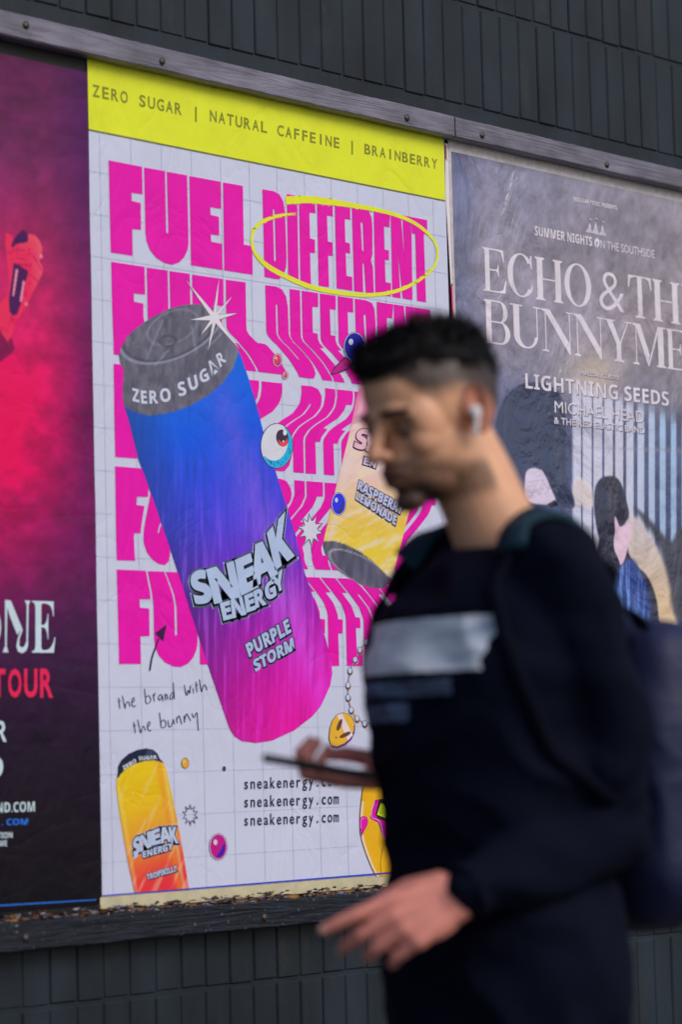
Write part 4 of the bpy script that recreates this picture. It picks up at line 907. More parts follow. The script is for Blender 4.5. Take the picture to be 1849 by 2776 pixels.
def R3s(t, TL, BL, TR, off, m=Wc):
    q = cR([TL, BL, TR]); q2 = [(a + 1.5, b + 2) for a, b in q]; rowtext(t, q2[0], q2[1], q2[2], ink(52, 52, 70, 'crumpled_relief'), 3.5, off); rowtext(t, q[0], q[1], q[2], m, 4.2, off); ART_NEXT('guest_lettering', P3)
R3s('+SPECIAL GUESTS', (917, 1538), (917, 1562), (1163, 1572), .02); R3s(bold('LIGHTNING SEEDS'), (568, 1550), (568, 1648), (1480, 1668), .0)
R3s('MICHAEL HEAD', (755, 1727), (755, 1802), (1322, 1800), .0); R3s('& THE RED ELASTIC BAND', (752, 1830), (752, 1872), (1328, 1898), .015)

# ================================================================== PASSER-BY
PR_ROT = math.radians(161)
pc = at(1342, 1700, 3.5); ROOT = Vector((pc.x, pc.y, 0.0))
RZ = Matrix.Rotation(PR_ROT, 4, 'Z'); RZi = Matrix.Rotation(-PR_ROT, 4, 'Z')
def loc(p): return RZi @ (p - ROOT)
man = empty('person', ROOT, PR_ROT)
tag(man, 'man in black sweater with white chest print walking past the posters, looking at his phone', 'person')
def plink(name, me, mats, parent=man, smooth=True):
    o = bpy.data.objects.new(name, me); COL.objects.link(o); o.parent = parent
    for m in mats: me.materials.append(m)
    if smooth and len(me.polygons): me.polygons.foreach_set('use_smooth', [True] * len(me.polygons))
    return o
def frame(d):
    d = d.normalized(); up = Vector((0, 0, 1)) if abs(d.z) < .9 else Vector((1, 0, 0))
    a = d.cross(up).normalized(); return a, a.cross(d).normalized()
def tube(bm, pts, rad, n=18, sub=5, fr=None):
    """closed tapered tube through pts; rad = r or (ra, rb) against the frame vectors"""
    P = [Vector(p) for p in pts]; Rr = [(r, r) if not isinstance(r, tuple) else r for r in rad]
    QP, QR = [], []
    m = len(P)
    for i in range(m - 1):
        p0, p1, p2, p3 = P[max(i - 1, 0)], P[i], P[i + 1], P[min(i + 2, m - 1)]
        for j in range(sub):
            f = j / sub
            QP.append(0.5 * ((2 * p1) + (-p0 + p2) * f + (2 * p0 - 5 * p1 + 4 * p2 - p3) * f * f + (-p0 + 3 * p1 - 3 * p2 + p3) * f ** 3))
            g_ = f * f * (3 - 2 * f); QR.append(tuple(Rr[i][k] * (1 - g_) + Rr[i + 1][k] * g_ for k in (0, 1)))
    QP.append(P[-1]); QR.append(Rr[-1])
    # rounded ends
    def endcap(c, d, r): return [(c + d * min(r) * math.sin(a), tuple(q * math.cos(a) for q in r)) for a in (0.5, 0.95, 1.3)]
    d0 = (QP[0] - QP[1]).normalized(); d1 = (QP[-1] - QP[-2]).normalized()
    pre = endcap(QP[0], d0, QR[0])[::-1]; post = endcap(QP[-1], d1, QR[-1])
    QP2 = [p for p, _ in pre] + QP + [p for p, _ in post]; QR2 = [r for _, r in pre] + QR + [r for _, r in post]
    rings = []; a = None
    for i, (p, r) in enumerate(zip(QP2, QR2)):
        d = (QP2[min(i + 1, len(QP2) - 1)] - QP2[max(i - 1, 0)]).normalized()
        if fr is not None: a = (fr - d * fr.dot(d)).normalized()
        elif a is None: a, _ = frame(d)
        else: a = (a - d * a.dot(d)).normalized()
        b = d.cross(a).normalized()
        rings.append([bm.verts.new(p + a * r[0] * math.cos(t) + b * r[1] * math.sin(t)) for t in [2 * math.pi * k / n for k in range(n)]])
    for u, v in zip(rings, rings[1:]):
        for k in range(n): bm.faces.new((u[k], u[(k + 1) % n], v[(k + 1) % n], v[k]))
    bm.faces.new(rings[0][::-1]); bm.faces.new(rings[-1])
def ellip(bm, c, r, M3=None, u=20, v=14):
    mt = Matrix.Translation(Vector(c)) @ (M3.to_4x4() if M3 is not None else Matrix.Identity(4)) @ Matrix.Diagonal((*r, 1))
    bmesh.ops.create_uvsphere(bm, u_segments=u, v_segments=v, radius=1, matrix=mt)
def remesh(bm, vox, smooth=2, name='m', fac=0.5):
    bmesh.ops.recalc_face_normals(bm, faces=bm.faces[:])
    me = bpy.data.meshes.new(name); bm.to_mesh(me); bm.free()
    o = bpy.data.objects.new('tmp', me); COL.objects.link(o)
    r = o.modifiers.new('r', 'REMESH'); r.mode = 'VOXEL'; r.voxel_size = vox
    if smooth: s_ = o.modifiers.new('s', 'SMOOTH'); s_.iterations = smooth; s_.factor = fac
    bpy.context.view_layer.update()
    m2 = bpy.data.meshes.new_from_object(o.evaluated_get(bpy.context.evaluated_depsgraph_get())); m2.name = name
    bpy.data.objects.remove(o); bpy.data.meshes.remove(me)
    return m2
def coords(me):
    a = np.empty(len(me.vertices) * 3); me.vertices.foreach_get('co', a); return a.reshape(-1, 3)
def normals(me):
    a = np.empty(len(me.vertices) * 3); me.vertices.foreach_get('normal', a); return a.reshape(-1, 3)
def setco(me, a): me.vertices.foreach_set('co', a.ravel()); me.update()
def setcol(me, c):
    a = me.color_attributes.new('Col', 'FLOAT_COLOR', 'POINT'); k = np.ones((len(c), 4), np.float32); k[:, :3] = c; a.data.foreach_set('color', k.ravel())

HC = loc(at(1170, 1136, 3.50))
HM = Matrix.Translation(HC) @ Matrix.Rotation(math.radians(9), 4, 'Z') @ Matrix.Rotation(math.radians(17), 4, 'Y') @ Matrix.Rotation(math.radians(1), 4, 'X') @ Matrix.Scale(.955, 4)
HR = HM.to_3x3()
hp = lambda x, y, z: HM @ Vector((x, y, z))
def head(bm):
    def e(c, r): ellip(bm, hp(*c), r, HR, 28, 20)
    e((-.012, 0, .032), (.099, .076, .090)); e((.012, 0, .052), (.078, .066, .068)); e((.022, 0, -.030), (.062, .063, .078))
    e((.030, 0, -.068), (.054, .052, .038)); e((.072, 0, -.094), (.022, .024, .017)); e((.058, 0, -.052), (.038, .036, .036))
    for s_ in (-1, 1):
        tube(bm, [hp(.084, 0, .026), hp(.084, s_ * .024, .027), hp(.071, s_ * .045, .021)], [.0090, .0088, .008], 12, 4)
        e((.050, s_ * .040, -.020), (.030, .021, .024)); e((.004, s_ * .048, -.052), (.038, .013, .032))
        e((.102, s_ * .0125, -.0270), (.0100, .0068, .0072))
        e((.0645, s_ * .030, .003), (.0170, .0145, .0125)); e((.044, s_ * .046, .008), (.030, .020, .036))
        tube(bm, [hp(.0765, s_ * .017, -.003), hp(.0800, s_ * .031, .0005), hp(.070, s_ * .047, -.004)], [.004, .0052, .004], 8, 4)
        tube(bm, [hp(.084, s_ * .024, -.0565), hp(.0935, s_ * .010, -.0505), hp(.095, 0, -.0515)], [.0042, .0062, .0062], 10, 4)
        tube(bm, [hp(.083, s_ * .022, -.0600), hp(.0905, s_ * .010, -.0660), hp(.092, 0, -.0665)], [.0045, .0072, .0076], 10, 4)
        # ear: rim, lobe and bowl
        ec = lambda a, rr, off=0.0: hp(-.006 - .006 + math.cos(a) * .0165 * rr - .004 * math.sin(a), s_ * (.0765 + .008 + off - math.cos(a) * .0075), .002 + math.sin(a) * .030 * rr)
        tube(bm, [ec(math.radians(q), 1) for q in (-70, -100, -140, 180, 140, 100, 60, 20, -10)], [.0055, .006, .0048, .0042, .0042, .0042, .004, .0036, .003], 10, 4)
        tube(bm, [ec(math.radians(q), .62, -.002) for q in (-60, -120, 180, 120, 70)], [.004, .004, .0036, .0034, .003], 8, 4)
        e((-.010, s_ * .079, .000), (.015, .0035, .026)); e((.003, s_ * .0795, -.004), (.005, .005, .007))
    tube(bm, [hp(.082, 0, .020), hp(.094, 0, .004), hp(.108, 0, -.015), hp(.1135, 0, -.0235)], [.0095, .0085, .0098, .0112], 14, 5)
    e((.104, 0, -.029), (.0085, .006, .006))
NAILS = []
def hand(bm, Wp, h, n, s_, curls, thumb, spread=0.0):
    h = h.normalized(); n = (n - h * n.dot(h)).normalized(); w = h.cross(n) * s_
    Mh = Matrix((h, w, n)).transposed()
    ellip(bm, Wp + h * .050 + n * .002, (.047, .038, .0135), Mh)
    tube(bm, [Wp - h * .02, Wp + h * .02], [(.025, .018), (.031, .016)], 16, 3, fr=w)
    L = [(.043, .026, .020), (.047, .029, .021), (.043, .027, .020), (.034, .021, .018)]
    for k in range(4):
        ww = (.030, .0105, -.0095, -.029)[k]; kb = Wp + h * (.086, .090, .086, .078)[k] + w * ww - n * .001
        tube(bm, [Wp + h * .025 + w * ww * .55, kb], [.0125, .0105], 12, 3)
        d = (h + w * (1.5 - k) * spread).normalized(); p = kb; pts = [p]; ang = 0
        for j in range(3):
            ang += curls[k][j]; q = (d * math.cos(ang) + n * math.sin(ang)).normalized(); p = p + q * L[k][j]; pts.append(p)
        bk = (d * math.sin(ang) - n * math.cos(ang)).normalized(); NAILS.append((p - q * .002 + bk * .0052, q, bk))
        r = (.0098, .0100, .0094, .0082)[k]
        for a, b, ra, rb in zip(pts, pts[1:], (r, r * .94, r * .86), (r * .94, r * .86, r * .74)): tube(bm, [a, b], [ra, rb], 12, 2)
    tb = Wp + h * .022 + w * .024 + n * .006; pts = [tb]; p = tb
    for (a, b, c), ln in zip(thumb, (.044, .033, .026)): p = p + (h * a + w * b + n * c).normalized() * ln; pts.append(p)
    for a, b, ra, rb in zip(pts, pts[1:], (.0155, .0115, .0105), (.0120, .0105, .0085)): tube(bm, [a, b], [ra, rb], 12, 2)

TS = [(.84, 0.00, .115, .165), (.95, .00, .120, .170), (1.06, .005, .108, .150), (1.20, .01, .118, .168), (1.31, .012, .122, .180), (1.385, .004, .108, .170), (1.430, -.006, .082, .130), (1.465, -.012, .060, .075)]
def torso(bm, g_):
    n = 32; rings = []
    for z, cx, rx, ry in TS:
        rings.append([bm.verts.new((cx + (rx + g_) * math.copysign(abs(math.cos(t)) ** .85, math.cos(t)), (ry + g_) * math.copysign(abs(math.sin(t)) ** .85, math.sin(t)), z)) for t in [2 * math.pi * k / n for k in range(n)]])
    for u, v in zip(rings, rings[1:]):
        for k in range(n): bm.faces.new((u[k], u[(k + 1) % n], v[(k + 1) % n], v[k]))
    bm.faces.new(rings[0][::-1]); bm.faces.new(rings[-1])
SHL, SHR = Vector((-.005, .154, 1.420)), Vector((-.005, -.158, 1.420))
ELL, WRL = loc(at(1655, 2225, 3.40)), loc(at(1262, 2418, 3.27))
ELR, WRR = Vector((-.075, -.225, 1.125)), loc(at(1112, 2120, 3.56))
print('arm lengths', (ELL - SHL).length, (WRL - ELL).length, (ELR - SHR).length, (WRR - ELR).length, 'HC', HC[:], 'WRR', WRR[:], 'WRL', WRL[:])
NB = Vector((-.022, 0, 1.45))
fw = loc(ROOT + Vector(RT) * 0)  # origin
scl = lambda v: RZi.to_3x3() @ Vector(v)         # world direction -> local
SL, SUP, SAW = scl(-RT), scl(-DN), scl(FW)        # left, up and away as the pavement opposite sees them

bm = bmesh.new()
head(bm); torso(bm, -0.012)
tube(bm, [NB, (NB + HC) / 2 + Vector((-.012, 0, .0)), HC + HR @ Vector((-.022, 0, -.035))], [(.062, .060), (.055, .054), (.056, .054)], 24, 5)
for sh, el, wr in ((SHL, ELL, WRL), (SHR, ELR, WRR)):
    sy = 1 if sh.y > 0 else -1
    tube(bm, [Vector((-.015, sy * .04, 1.462)), Vector((-.010, sy * .10, 1.436)), sh], [.036, .042, .050], 16)
    tube(bm, [sh, (sh + el) / 2, el], [.052, .046, .039], 16); tube(bm, [el, el + (wr - el) * .35, wr], [.038, .039, .021], 16)
for sy in (1, -1):
    hip = Vector((0, sy * .085, .86)); kn = Vector((.10 * sy + .03, sy * .09, .47)); an = Vector((.17 * sy - .03, sy * .09, .09))
    tube(bm, [hip, kn, an], [.085, .058, .038], 18)
# left hand swings low, back of the hand to the road; right hand carries the phone
hl = (SL * .93 - SUP * .42 - SAW * .18); nl = (SAW * 1.0 + SUP * -.35)
hand(bm, WRL, hl, nl, -1, [(.10, .18, .15), (.38, .55, .35), (.50, .70, .45), (.55, .75, .5)], [(.8, .35, .45), (1, .0, .35), (1, -.1, .3)], .05)
ph_c = loc(at(868, 2080, 3.47)); ph_l = (SL * .97 + SUP * .16 + SAW * .02).normalized(); ph_n = (SUP * .96 - SL * .10 + SAW * .13); ph_n = (ph_n - ph_l * ph_n.dot(ph_l)).normalized(); ph_w = ph_n.cross(ph_l)
hand(bm, WRR, (ph_l * 1.0 - ph_n * .12), ph_n, 1, [(.12, 1.1, 1.0), (.12, 1.15, 1.0), (.14, 1.15, 1.0), (.15, 1.1, 1.0)], [(.75, .30, .55), (.9, -.35, .10), (.85, -.5, -.10)], .02)
body = remesh(bm, 0.0028, 5, 'body', .5)
co = coords(body); Hi_ = np.array(HM.inverted()); hl_ = co @ Hi_[:3, :3].T + Hi_[:3, 3]
x, y, z = hl_.T; ay = np.abs(y); onh = (np.linalg.norm(hl_, axis=1) < .19) & (z > -.13)
ss = lambda a, b, v: (lambda t: t * t * (3 - 2 * t))(np.clip((v - a) / (b - a), 0, 1))
c = np.tile(np.array([.84, .45, .275]), (len(co), 1))
nz = np.array([noise.noise(Vector(p) * 38) for p in co]); c *= (1 + nz[:, None] * .10)
hnd = (np.linalg.norm(co - np.array(WRL), axis=1) < .22) | (np.linalg.norm(co - np.array(WRR), axis=1) < .22)
c[hnd] = c[hnd] * np.array([1.0, .70, .92])
def mixin(col, t): 
    global c
    t = np.where(onh, t, 0); c = c * (1 - t[:, None]) + np.array(col) * t[:, None]
mixin((.50, .17, .11), ss(.070, .080, ay) * ss(-.045, -.03, -np.abs(x + .01)) * ss(-.04, -.03, -np.abs(z)) * .8)       # ears
mixin((.52, .22, .14), ss(.098, .108, x) * .5); mixin((.48, .20, .13), np.exp(-((ay - .045) / .016) ** 2 - ((z + .02) / .018) ** 2) * (x > .03) * .5)
hair_line = np.interp(x, [-.11, -.06, -.02, .0, .03, .05, .075, .1], [-.035, -.030, .020, .034, .030, .036, .070, .078])
mixin((.025, .018, .018), ss(-.012, .018, z - hair_line - nz * .004) * .96)
mixin((.020, .013, .012), np.exp(-((z - .0265 + (ay - .03) * .12) / .0062) ** 2) * ss(.011, .016, ay) * ss(-.054, -.046, -ay) * (x > .045) * .93)
mixin((.05, .02, .015), np.exp(-((z - .000) / .0035) ** 4) * ss(.017, .021, ay) * ss(-.049, -.043, -ay) * (x > .045) * .9)
mixin((.16, .07, .045), np.exp(-((z - .006) / .014) ** 2) * ss(.010, .018, ay) * ss(-.056, -.044, -ay) * (x > .045) * .85)  # deep shade of the eye sockets, painted into the skin colour
mixin((.42, .13, .10), np.exp(-((z + .0585) / .0105) ** 4) * ss(-.029, -.021, -ay) * (x > .072) * .8)
mixin((.04, .015, .012), np.exp(-((z + .0585) / .0014) ** 2) * ss(-.027, -.021, -ay) * (x > .072) * .7)
beard = np.clip(ss(-.094, -.074, -z * -1) * 0, 0, 1)
chin = ss(.068, .078, -z) * ss(-.052, -.030, -ay) * (x > .035) * .93
must = np.exp(-((z + .0435) / .0055) ** 4) * ss(-.036, -.026, -ay) * (x > .06) * .75
side = ss(.040, .062, -z + (x - .05) * .25) * (x > -.02) * .70
corner = np.exp(-((ay - .030) / .007) ** 2) * ss(.042, .048, -z) * (x > .05) * .6
grain = .8 + .4 * np.array([noise.noise(Vector(p) * 420) for p in co])
for t in (side, must, corner, chin): mixin((.030, .018, .016), np.clip(t * 1.15 * grain * ss(-.122, -.098, z), 0, .97))
setcol(body, c)
skin = newmat('skin', (1, 1, 1), 0.45, 0.45, attr='Col', specs=[(260, 3, 0, .25, .0006, (1, 1, 1), False), (45, 3, 0, .15, .002, (1, 1, 1), False)], coord='obj', sss=0.12)
plink('body', body, [skin])

nail_m = newmat('fingernail', (.72, .42, .36), .25, .5)
for np_, q_, bk_ in NAILS:
    bm = bmesh.new(); ellip(bm, np_, (.0062, .0052, .0022), Matrix((q_, q_.cross(bk_), bk_)).transposed(), 12, 8); me = bpy.data.meshes.new('fingernail'); bm.to_mesh(me); bm.free(); plink('fingernail', me, [nail_m])
# hair: cropped sides, longer top brushed forward and up
bm = bmesh.new()
def eh(c_, r): ellip(bm, hp(*c_), r, HR, 30, 20)
eh((-.016, 0, .056), (.097, .075, .072)); eh((.016, 0, .074), (.078, .064, .052)); eh((.056, .0, .094), (.034, .048, .024)); eh((-.060, 0, .042), (.052, .064, .062)); eh((.074, .004, .094), (.018, .040, .016))
hm = remesh(bm, .004, 3, 'hair')
co = coords(hm); no = normals(hm); q = co @ Hi_[:3, :3].T + Hi_[:3, 3]
d = np.array([noise.noise(Vector((p[0] * 22, p[1] * 60, p[2] * 30))) * .006 + noise.noise(Vector((p[0] * 60, p[1] * 160, p[2] * 60))) * .0028 for p in q])
# taper the mass into the skull towards the hairline
low = np.interp(q[:, 0], [-.11, -.05, 0, .05, .09], [.010, .028, .048, .062, .070]); k = np.clip((q[:, 2] - low) / .03, -0.6, 1)
co = co + no * (d + (k - 1) * .012 * 1.0)[:, None]; setco(hm, co)
hairm = newmat('black_hair', (0.004, 0.004, 0.006), 0.6, 0.22, specs=[(60, 4, .5, .8, .003, (1, 4, 1), False)], coord='obj')
ho = plink('hair', hm, [hairm])
bv = BVHTree.FromPolygons([Vector(p) for p in co], [tuple(p.vertices) for p in hm.polygons])
V, Fc = [], []
hco = co; pick = rng.choice(len(co), 9000)
for i in pick:
    p = Vector(hco[i]); ql = q[i]
    if ql[2] < np.interp(ql[0], [-.11, -.05, 0, .05, .09], [.005, .025, .044, .060, .072]): continue
    nn = Vector(no[i]); topness = min(max((ql[2] - .06) / .05, 0), 1)
    flow = HR @ Vector((.65 if ql[0] > .0 else -.1, random.uniform(-.35, .35), .35 * topness - .5 * (1 - topness)))
    dr = (nn * random.uniform(.25, .6) + flow * random.uniform(.5, 1)).normalized(); ln = random.uniform(.006, .013) + .014 * topness * random.random()
    sd_ = dr.cross(nn).normalized() * random.uniform(.0004, .0009); k = len(V)
    m1 = p + dr * ln * .55 + nn * .0015; V += [p - sd_, p + sd_, m1 + sd_ * .7, m1 - sd_ * .7, p + dr * ln]; Fc += [(k, k + 1, k + 2, k + 3), (k + 3, k + 2, k + 4)]
me = bpy.data.meshes.new('hair_strands'); me.from_pydata([tuple(v) for v in V], [], Fc)
so = plink('hair_strands', me, [hairm], parent=ho); so['kind'] = 'stuff'
# eyebrows
V, Fc = [], []
bvb = BVHTree.FromPolygons([v.co.copy() for v in body.vertices], [tuple(p.vertices) for p in body.polygons])
for sy in (-1, 1):
    V, Fc = [], []
    for _ in range(260):
        t = random.random(); yy = sy * (.013 + t * .038); zz = .0268 - (abs(yy) - .03) * .1 * (1 if abs(yy) > .03 else -.4) + random.uniform(-.0035, .0035) * (1.1 - t)
        o_ = hp(.14, yy, zz); hit = bvb.ray_cast(o_, HR @ Vector((-1, 0, 0)))
        if hit[0] is None: continue
        p = hit[0]; dr = (HR @ Vector((.25, sy * 1.0, random.uniform(-.1, .35)))).normalized(); sd_ = (HR @ Vector((0, 0, 1))) * .0004; k = len(V)
        V += [p - sd_, p + sd_, p + dr * random.uniform(.005, .008) + hit[1] * .001]; Fc.append((k, k + 1, k + 2))
    me = bpy.data.meshes.new('eyebrow'); me.from_pydata([tuple(v) for v in V], [], Fc); plink('eyebrow', me, [hairm])
# eyes, lids lowered towards the phone
eyew = newmat('eye_white', (.6, .56, .52), .2, .5); iris = newmat('iris', (.03, .015, .01), .15, .6)
for sy in (-1, 1):
    bm = bmesh.new(); ellip(bm, hp(.0695, sy * .0315, -.0015), (.0120, .0122, .0105), HR); me = bpy.data.meshes.new('eye'); bm.to_mesh(me); bm.free(); eo = plink('eye', me, [eyew])
    bm = bmesh.new(); ellip(bm, hp(.0782, sy * .0325, -.0055), (.0042, .0058, .0052), HR); me = bpy.data.meshes.new('iris'); bm.to_mesh(me); bm.free(); plink('iris', me, [iris], parent=eo)

# ---- sweater
bm = bmesh.new(); torso(bm, 0.013)
for sh, el, wr in ((SHL, ELL, WRL), (SHR, ELR, WRR)):
    sy = 1 if sh.y > 0 else -1
    tube(bm, [Vector((-.018, sy * .055, 1.468)), Vector((-.012, sy * .11, 1.448)), sh], [.040, .050, .060], 18)
    tube(bm, [sh, (sh + el) / 2 + Vector((-.012, sy * .012, -.005)), el], [.062, .059, .055], 18)
    cu_ = wr - (wr - el).normalized() * .014
    tube(bm, [el, el + (cu_ - el) * .4 + Vector((0, 0, -.008)), cu_], [.058, .055, .038], 18)
sw = remesh(bm, .006, 4, 'sweater'); co = coords(sw); no = normals(sw)
d = np.empty(len(co))
for i, p in enumerate(co):
    v = Vector(p)
    arm = min((v - ELL).length, (v - ELR).length)
    f = noise.noise(Vector((p[0] * 7 + p[2] * 4, p[1] * 8, p[2] * 11 - p[0] * 5))) ; f = (1 - abs(f) * 2.2)
    g2 = noise.noise(Vector((p[0] * 16 - p[2] * 10, p[1] * 15, p[2] * 24)))
    d[i] = (f - .5) * .0105 + g2 * .0050 + (math.sin(p[2] * 150 + p[0] * 90) * .003 * max(0, 1 - arm / .12))
nck = np.linalg.norm(co - np.array([-.02, 0, 1.48]), axis=1); d *= np.clip((nck - .08) / .05, 0.1, 1)
co += no * d[:, None]; setco(sw, co)
cloth = newmat('black_knit', (0.0030, 0.0048, 0.0155), .9, .10, specs=[(420, 2, 0, .4, .0006, (1, 1, 1), False), (26, 5, .4, .35, .006, (1, 1, 1), False)], coord='obj')
swo = plink('sweater', sw, [cloth])
bs_ = BVHTree.FromPolygons([Vector(p) for p in co], [tuple(p.vertices) for p in sw.polygons])
def ribring(name, cfun, r, n=72, m=10, ribs=36, amp=.0012):
    bm = bmesh.new(); R_ = []
    for i in range(n):
        t = 2 * math.pi * i / n; p, a, b = cfun(t); rr = r + amp * math.cos(t * ribs)
        R_.append([bm.verts.new(p + a * rr * math.cos(u) + b * rr * 1.7 * math.sin(u)) for u in [2 * math.pi * k / m for k in range(m)]])
    for i in range(n):
        for k in range(m): bm.faces.new((R_[i][k], R_[(i + 1) % n][k], R_[(i + 1) % n][(k + 1) % m], R_[i][(k + 1) % m]))
    bmesh.ops.recalc_face_normals(bm, faces=bm.faces[:])
    me = bpy.data.meshes.new(name); bm.to_mesh(me); bm.free(); return plink(name, me, [cloth], parent=swo)
def colf(t):
    p = Vector((-.014 + .082 * math.cos(t), .078 * math.sin(t), 1.468 - .022 * math.cos(t) - .004 * abs(math.sin(t)))); a = Vector((math.cos(t), math.sin(t), 0)); return p, a, Vector((-.3 * math.cos(t), -.3 * math.sin(t), 1)).normalized()
ribring('collar', colf, .0062)
for el, wr in ((ELL, WRL), (ELR, WRR)):
    ax = (wr - el).normalized(); a1, b1 = frame(ax); cc_ = wr - ax * .004
    ribring('cuff', lambda t: (cc_ + (a1 * math.cos(t) + b1 * math.sin(t)) * .031, a1 * math.cos(t) + b1 * math.sin(t), ax), .0058, 48, 8, 24)
ribring('hem', lambda t: (Vector(((.112 + .008) * math.cos(t), (.160 + .012) * math.sin(t), .845)), Vector((math.cos(t), math.sin(t), 0)), Vector((0, 0, 1))), .009, 90, 8, 45)
# chest print lies on the cloth
def onchest(yy, zz):
    h = bs_.ray_cast(Vector((.6, yy, zz)), Vector((-1, 0, 0)))
    return h[0] + Vector((.0022, 0, 0)) if h[0] is not None else Vector((.12, yy, zz))
prm = newmat('worn_white_print', (0.42, 0.50, 0.62), .6, .35, specs=[(300, 3, 0, .4, .0006, (1, 1, 1), False)], coord='obj')
nt = prm.node_tree; n_, l_ = nt.nodes, nt.links
tc = n_.new('ShaderNodeTexCoord'); mp = n_.new('ShaderNodeMapping'); mp.inputs['Scale'].default_value = (1, 6, 26); t = n_.new('ShaderNodeTexNoise'); t.inputs['Scale'].default_value = 1.6; t.inputs['Detail'].default_value = 5
l_.new(tc.outputs['Object'], mp.inputs[0]); l_.new(mp.outputs[0], t.inputs['Vector']); rp = n_.new('ShaderNodeValToRGB')
rp.color_ramp.elements[0].position = .32; rp.color_ramp.elements[0].color = (.34, .42, .58, 1); rp.color_ramp.elements[1].position = .50; rp.color_ramp.elements[1].color = (.86, .90, 1.0, 1)
l_.new(t.outputs['Fac'], rp.inputs[0]); l_.new(rp.outputs[0], n_['Principled BSDF'].inputs['Base Color'])
prf = newmat('faded_blue_print', (0.12, 0.16, 0.27), .7, .3, mott=(30, .6, 5, (1, 1, 6)), coord='obj')
def patch(name, y0, y1, z0, z1, m, rag=0.0):
    ny, nz2 = 60, 14; V, Fc = [], []
    for j in range(nz2 + 1):
        for i in range(ny + 1):
            yy = y0 + (y1 - y0) * i / ny; zz = z0 + (z1 - z0) * j / nz2
            if rag and j in (0, nz2): zz += noise.noise(Vector((yy * 90, j, 1))) * rag
            if i == ny: yy += noise.noise(Vector((zz * 80, 3, 1))) * .003
            V.append(tuple(onchest(yy, zz + .012 * (1 - ((yy - .0) / .15) ** 2) * 0)))
    for j in range(nz2):
        for i in range(ny): a = j * (ny + 1) + i; Fc.append((a, a + 1, a + ny + 2, a + ny + 1))
    me = bpy.data.meshes.new(name); me.from_pydata(V, [], Fc); return plink(name, me, [m], parent=swo)
ZP = lambda y_, d_=3.4: 1.22 + .085 * d_ - (y_ - 1388) / 7400 * d_ * .996 - .0045
patch('chest_print', -.125, .150, ZP(1818), ZP(1672), prm, .0012)
patch('chest_print', -.116, .112, ZP(1882), ZP(1838), prf, .0015); patch('chest_print', -.114, .02, ZP(1950), ZP(1900), prf, .002)

# ---- trousers and shoes
bm = bmesh.new()
tube(bm, [(0, 0, .97), (0, 0, .84)], [(.115, .160), (.118, .165)], 24, 4, fr=Vector((1, 0, 0)))
for sy in (1, -1):
    hip = Vector((0, sy * .082, .85)); kn = Vector((.10 * sy + .03, sy * .09, .47)); an = Vector((.17 * sy - .03, sy * .09, .11))
    tube(bm, [hip, kn, an], [.098, .074, .056], 20)
tm = remesh(bm, .008, 3, 'trousers'); denim = newmat('black_trousers', (0.006, 0.006, 0.009), .85, .2, specs=[(30, 5, .5, .6, .008, (1, 1, 1), False)], coord='obj'); plink('trousers', tm, [denim])
shoe_m = newmat('dark_leather', (0.012, 0.011, 0.012), .4, .5); sole_m = newmat('rubber_sole', (0.25, 0.25, 0.25), .7, .3)
for sy in (1, -1):
    ax_ = .17 * sy - .03; bm = bmesh.new(); ellip(bm, (ax_ + .06, sy * .09, .050), (.125, .044, .036)); ellip(bm, (ax_ - .015, sy * .09, .075), (.055, .040, .055)); me = remesh(bm, .006, 3, 'shoe'); shoe = plink('shoe', me, [shoe_m])
    bm = bmesh.new(); tube(bm, [(ax_ - .05, sy * .09, .014), (ax_ + .15, sy * .09, .014)], [(.040, .013), (.044, .013)], 16, 4, fr=Vector((0, 1, 0))); me = bpy.data.meshes.new('sole'); bm.to_mesh(me); bm.free(); plink('sole', me, [sole_m], parent=shoe)

# ---- phone held in the right hand
def wlink(name, me, mats, M4, parent=None, smooth=False):
    o = bpy.data.objects.new(name, me); COL.objects.link(o)
    for m in mats: me.materials.append(m)
    if parent is None: o.matrix_world = M4
    else: o.parent = parent
    if smooth: me.polygons.foreach_set('use_smooth', [True] * len(me.polygons))
    return o
PM = Matrix((ph_l, ph_w, ph_n)).transposed().to_4x4(); PM.translation = ph_c; PW = Matrix.Translation(ROOT) @ RZ @ PM
case = newmat('black_phone_case', (.003, .003, .004), .5, .25, specs=[(300, 2, 0, .2, .0004, (1, 1, 1), False)], coord='obj'); glass = newmat('screen_glass', (.01, .012, .02), .06, .6)
pho = wlink('phone', box_mesh('phone', -.074, .074, -.036, .036, -.0040, .0040, .0032, 3), [case], PW); tag(pho, 'slim black phone held flat in the walking man\'s hand', 'phone')
wlink('screen', box_mesh('screen', -.070, .070, -.0325, .0325, .0041, .0046), [glass], None, pho); wlink('camera_bump', box_mesh('camera_bump', .040, .066, .004, .030, -.0058, -.0041, .0006), [glass], None, pho)
# ---- white earbud in the near ear
eb = newmat('white_plastic', (.78, .76, .80), .25, .5); bm = bmesh.new()
ellip(bm, (0, 0, 0), (.0090, .0075, .0090)); tube(bm, [(.002, .004, -.004), (.008, .005, -.016), (.014, .004, -.030)], [.0040, .0036, .0033], 14, 4)
me = remesh(bm, .0012, 2, 'earbud')
ebo = wlink('earbud', me, [eb], Matrix.Translation(ROOT) @ RZ @ HM @ Matrix.Translation((-.002, .0885, -.002)), None, True); tag(ebo, 'white wireless earbud in the ear of the walking man', 'earbud')

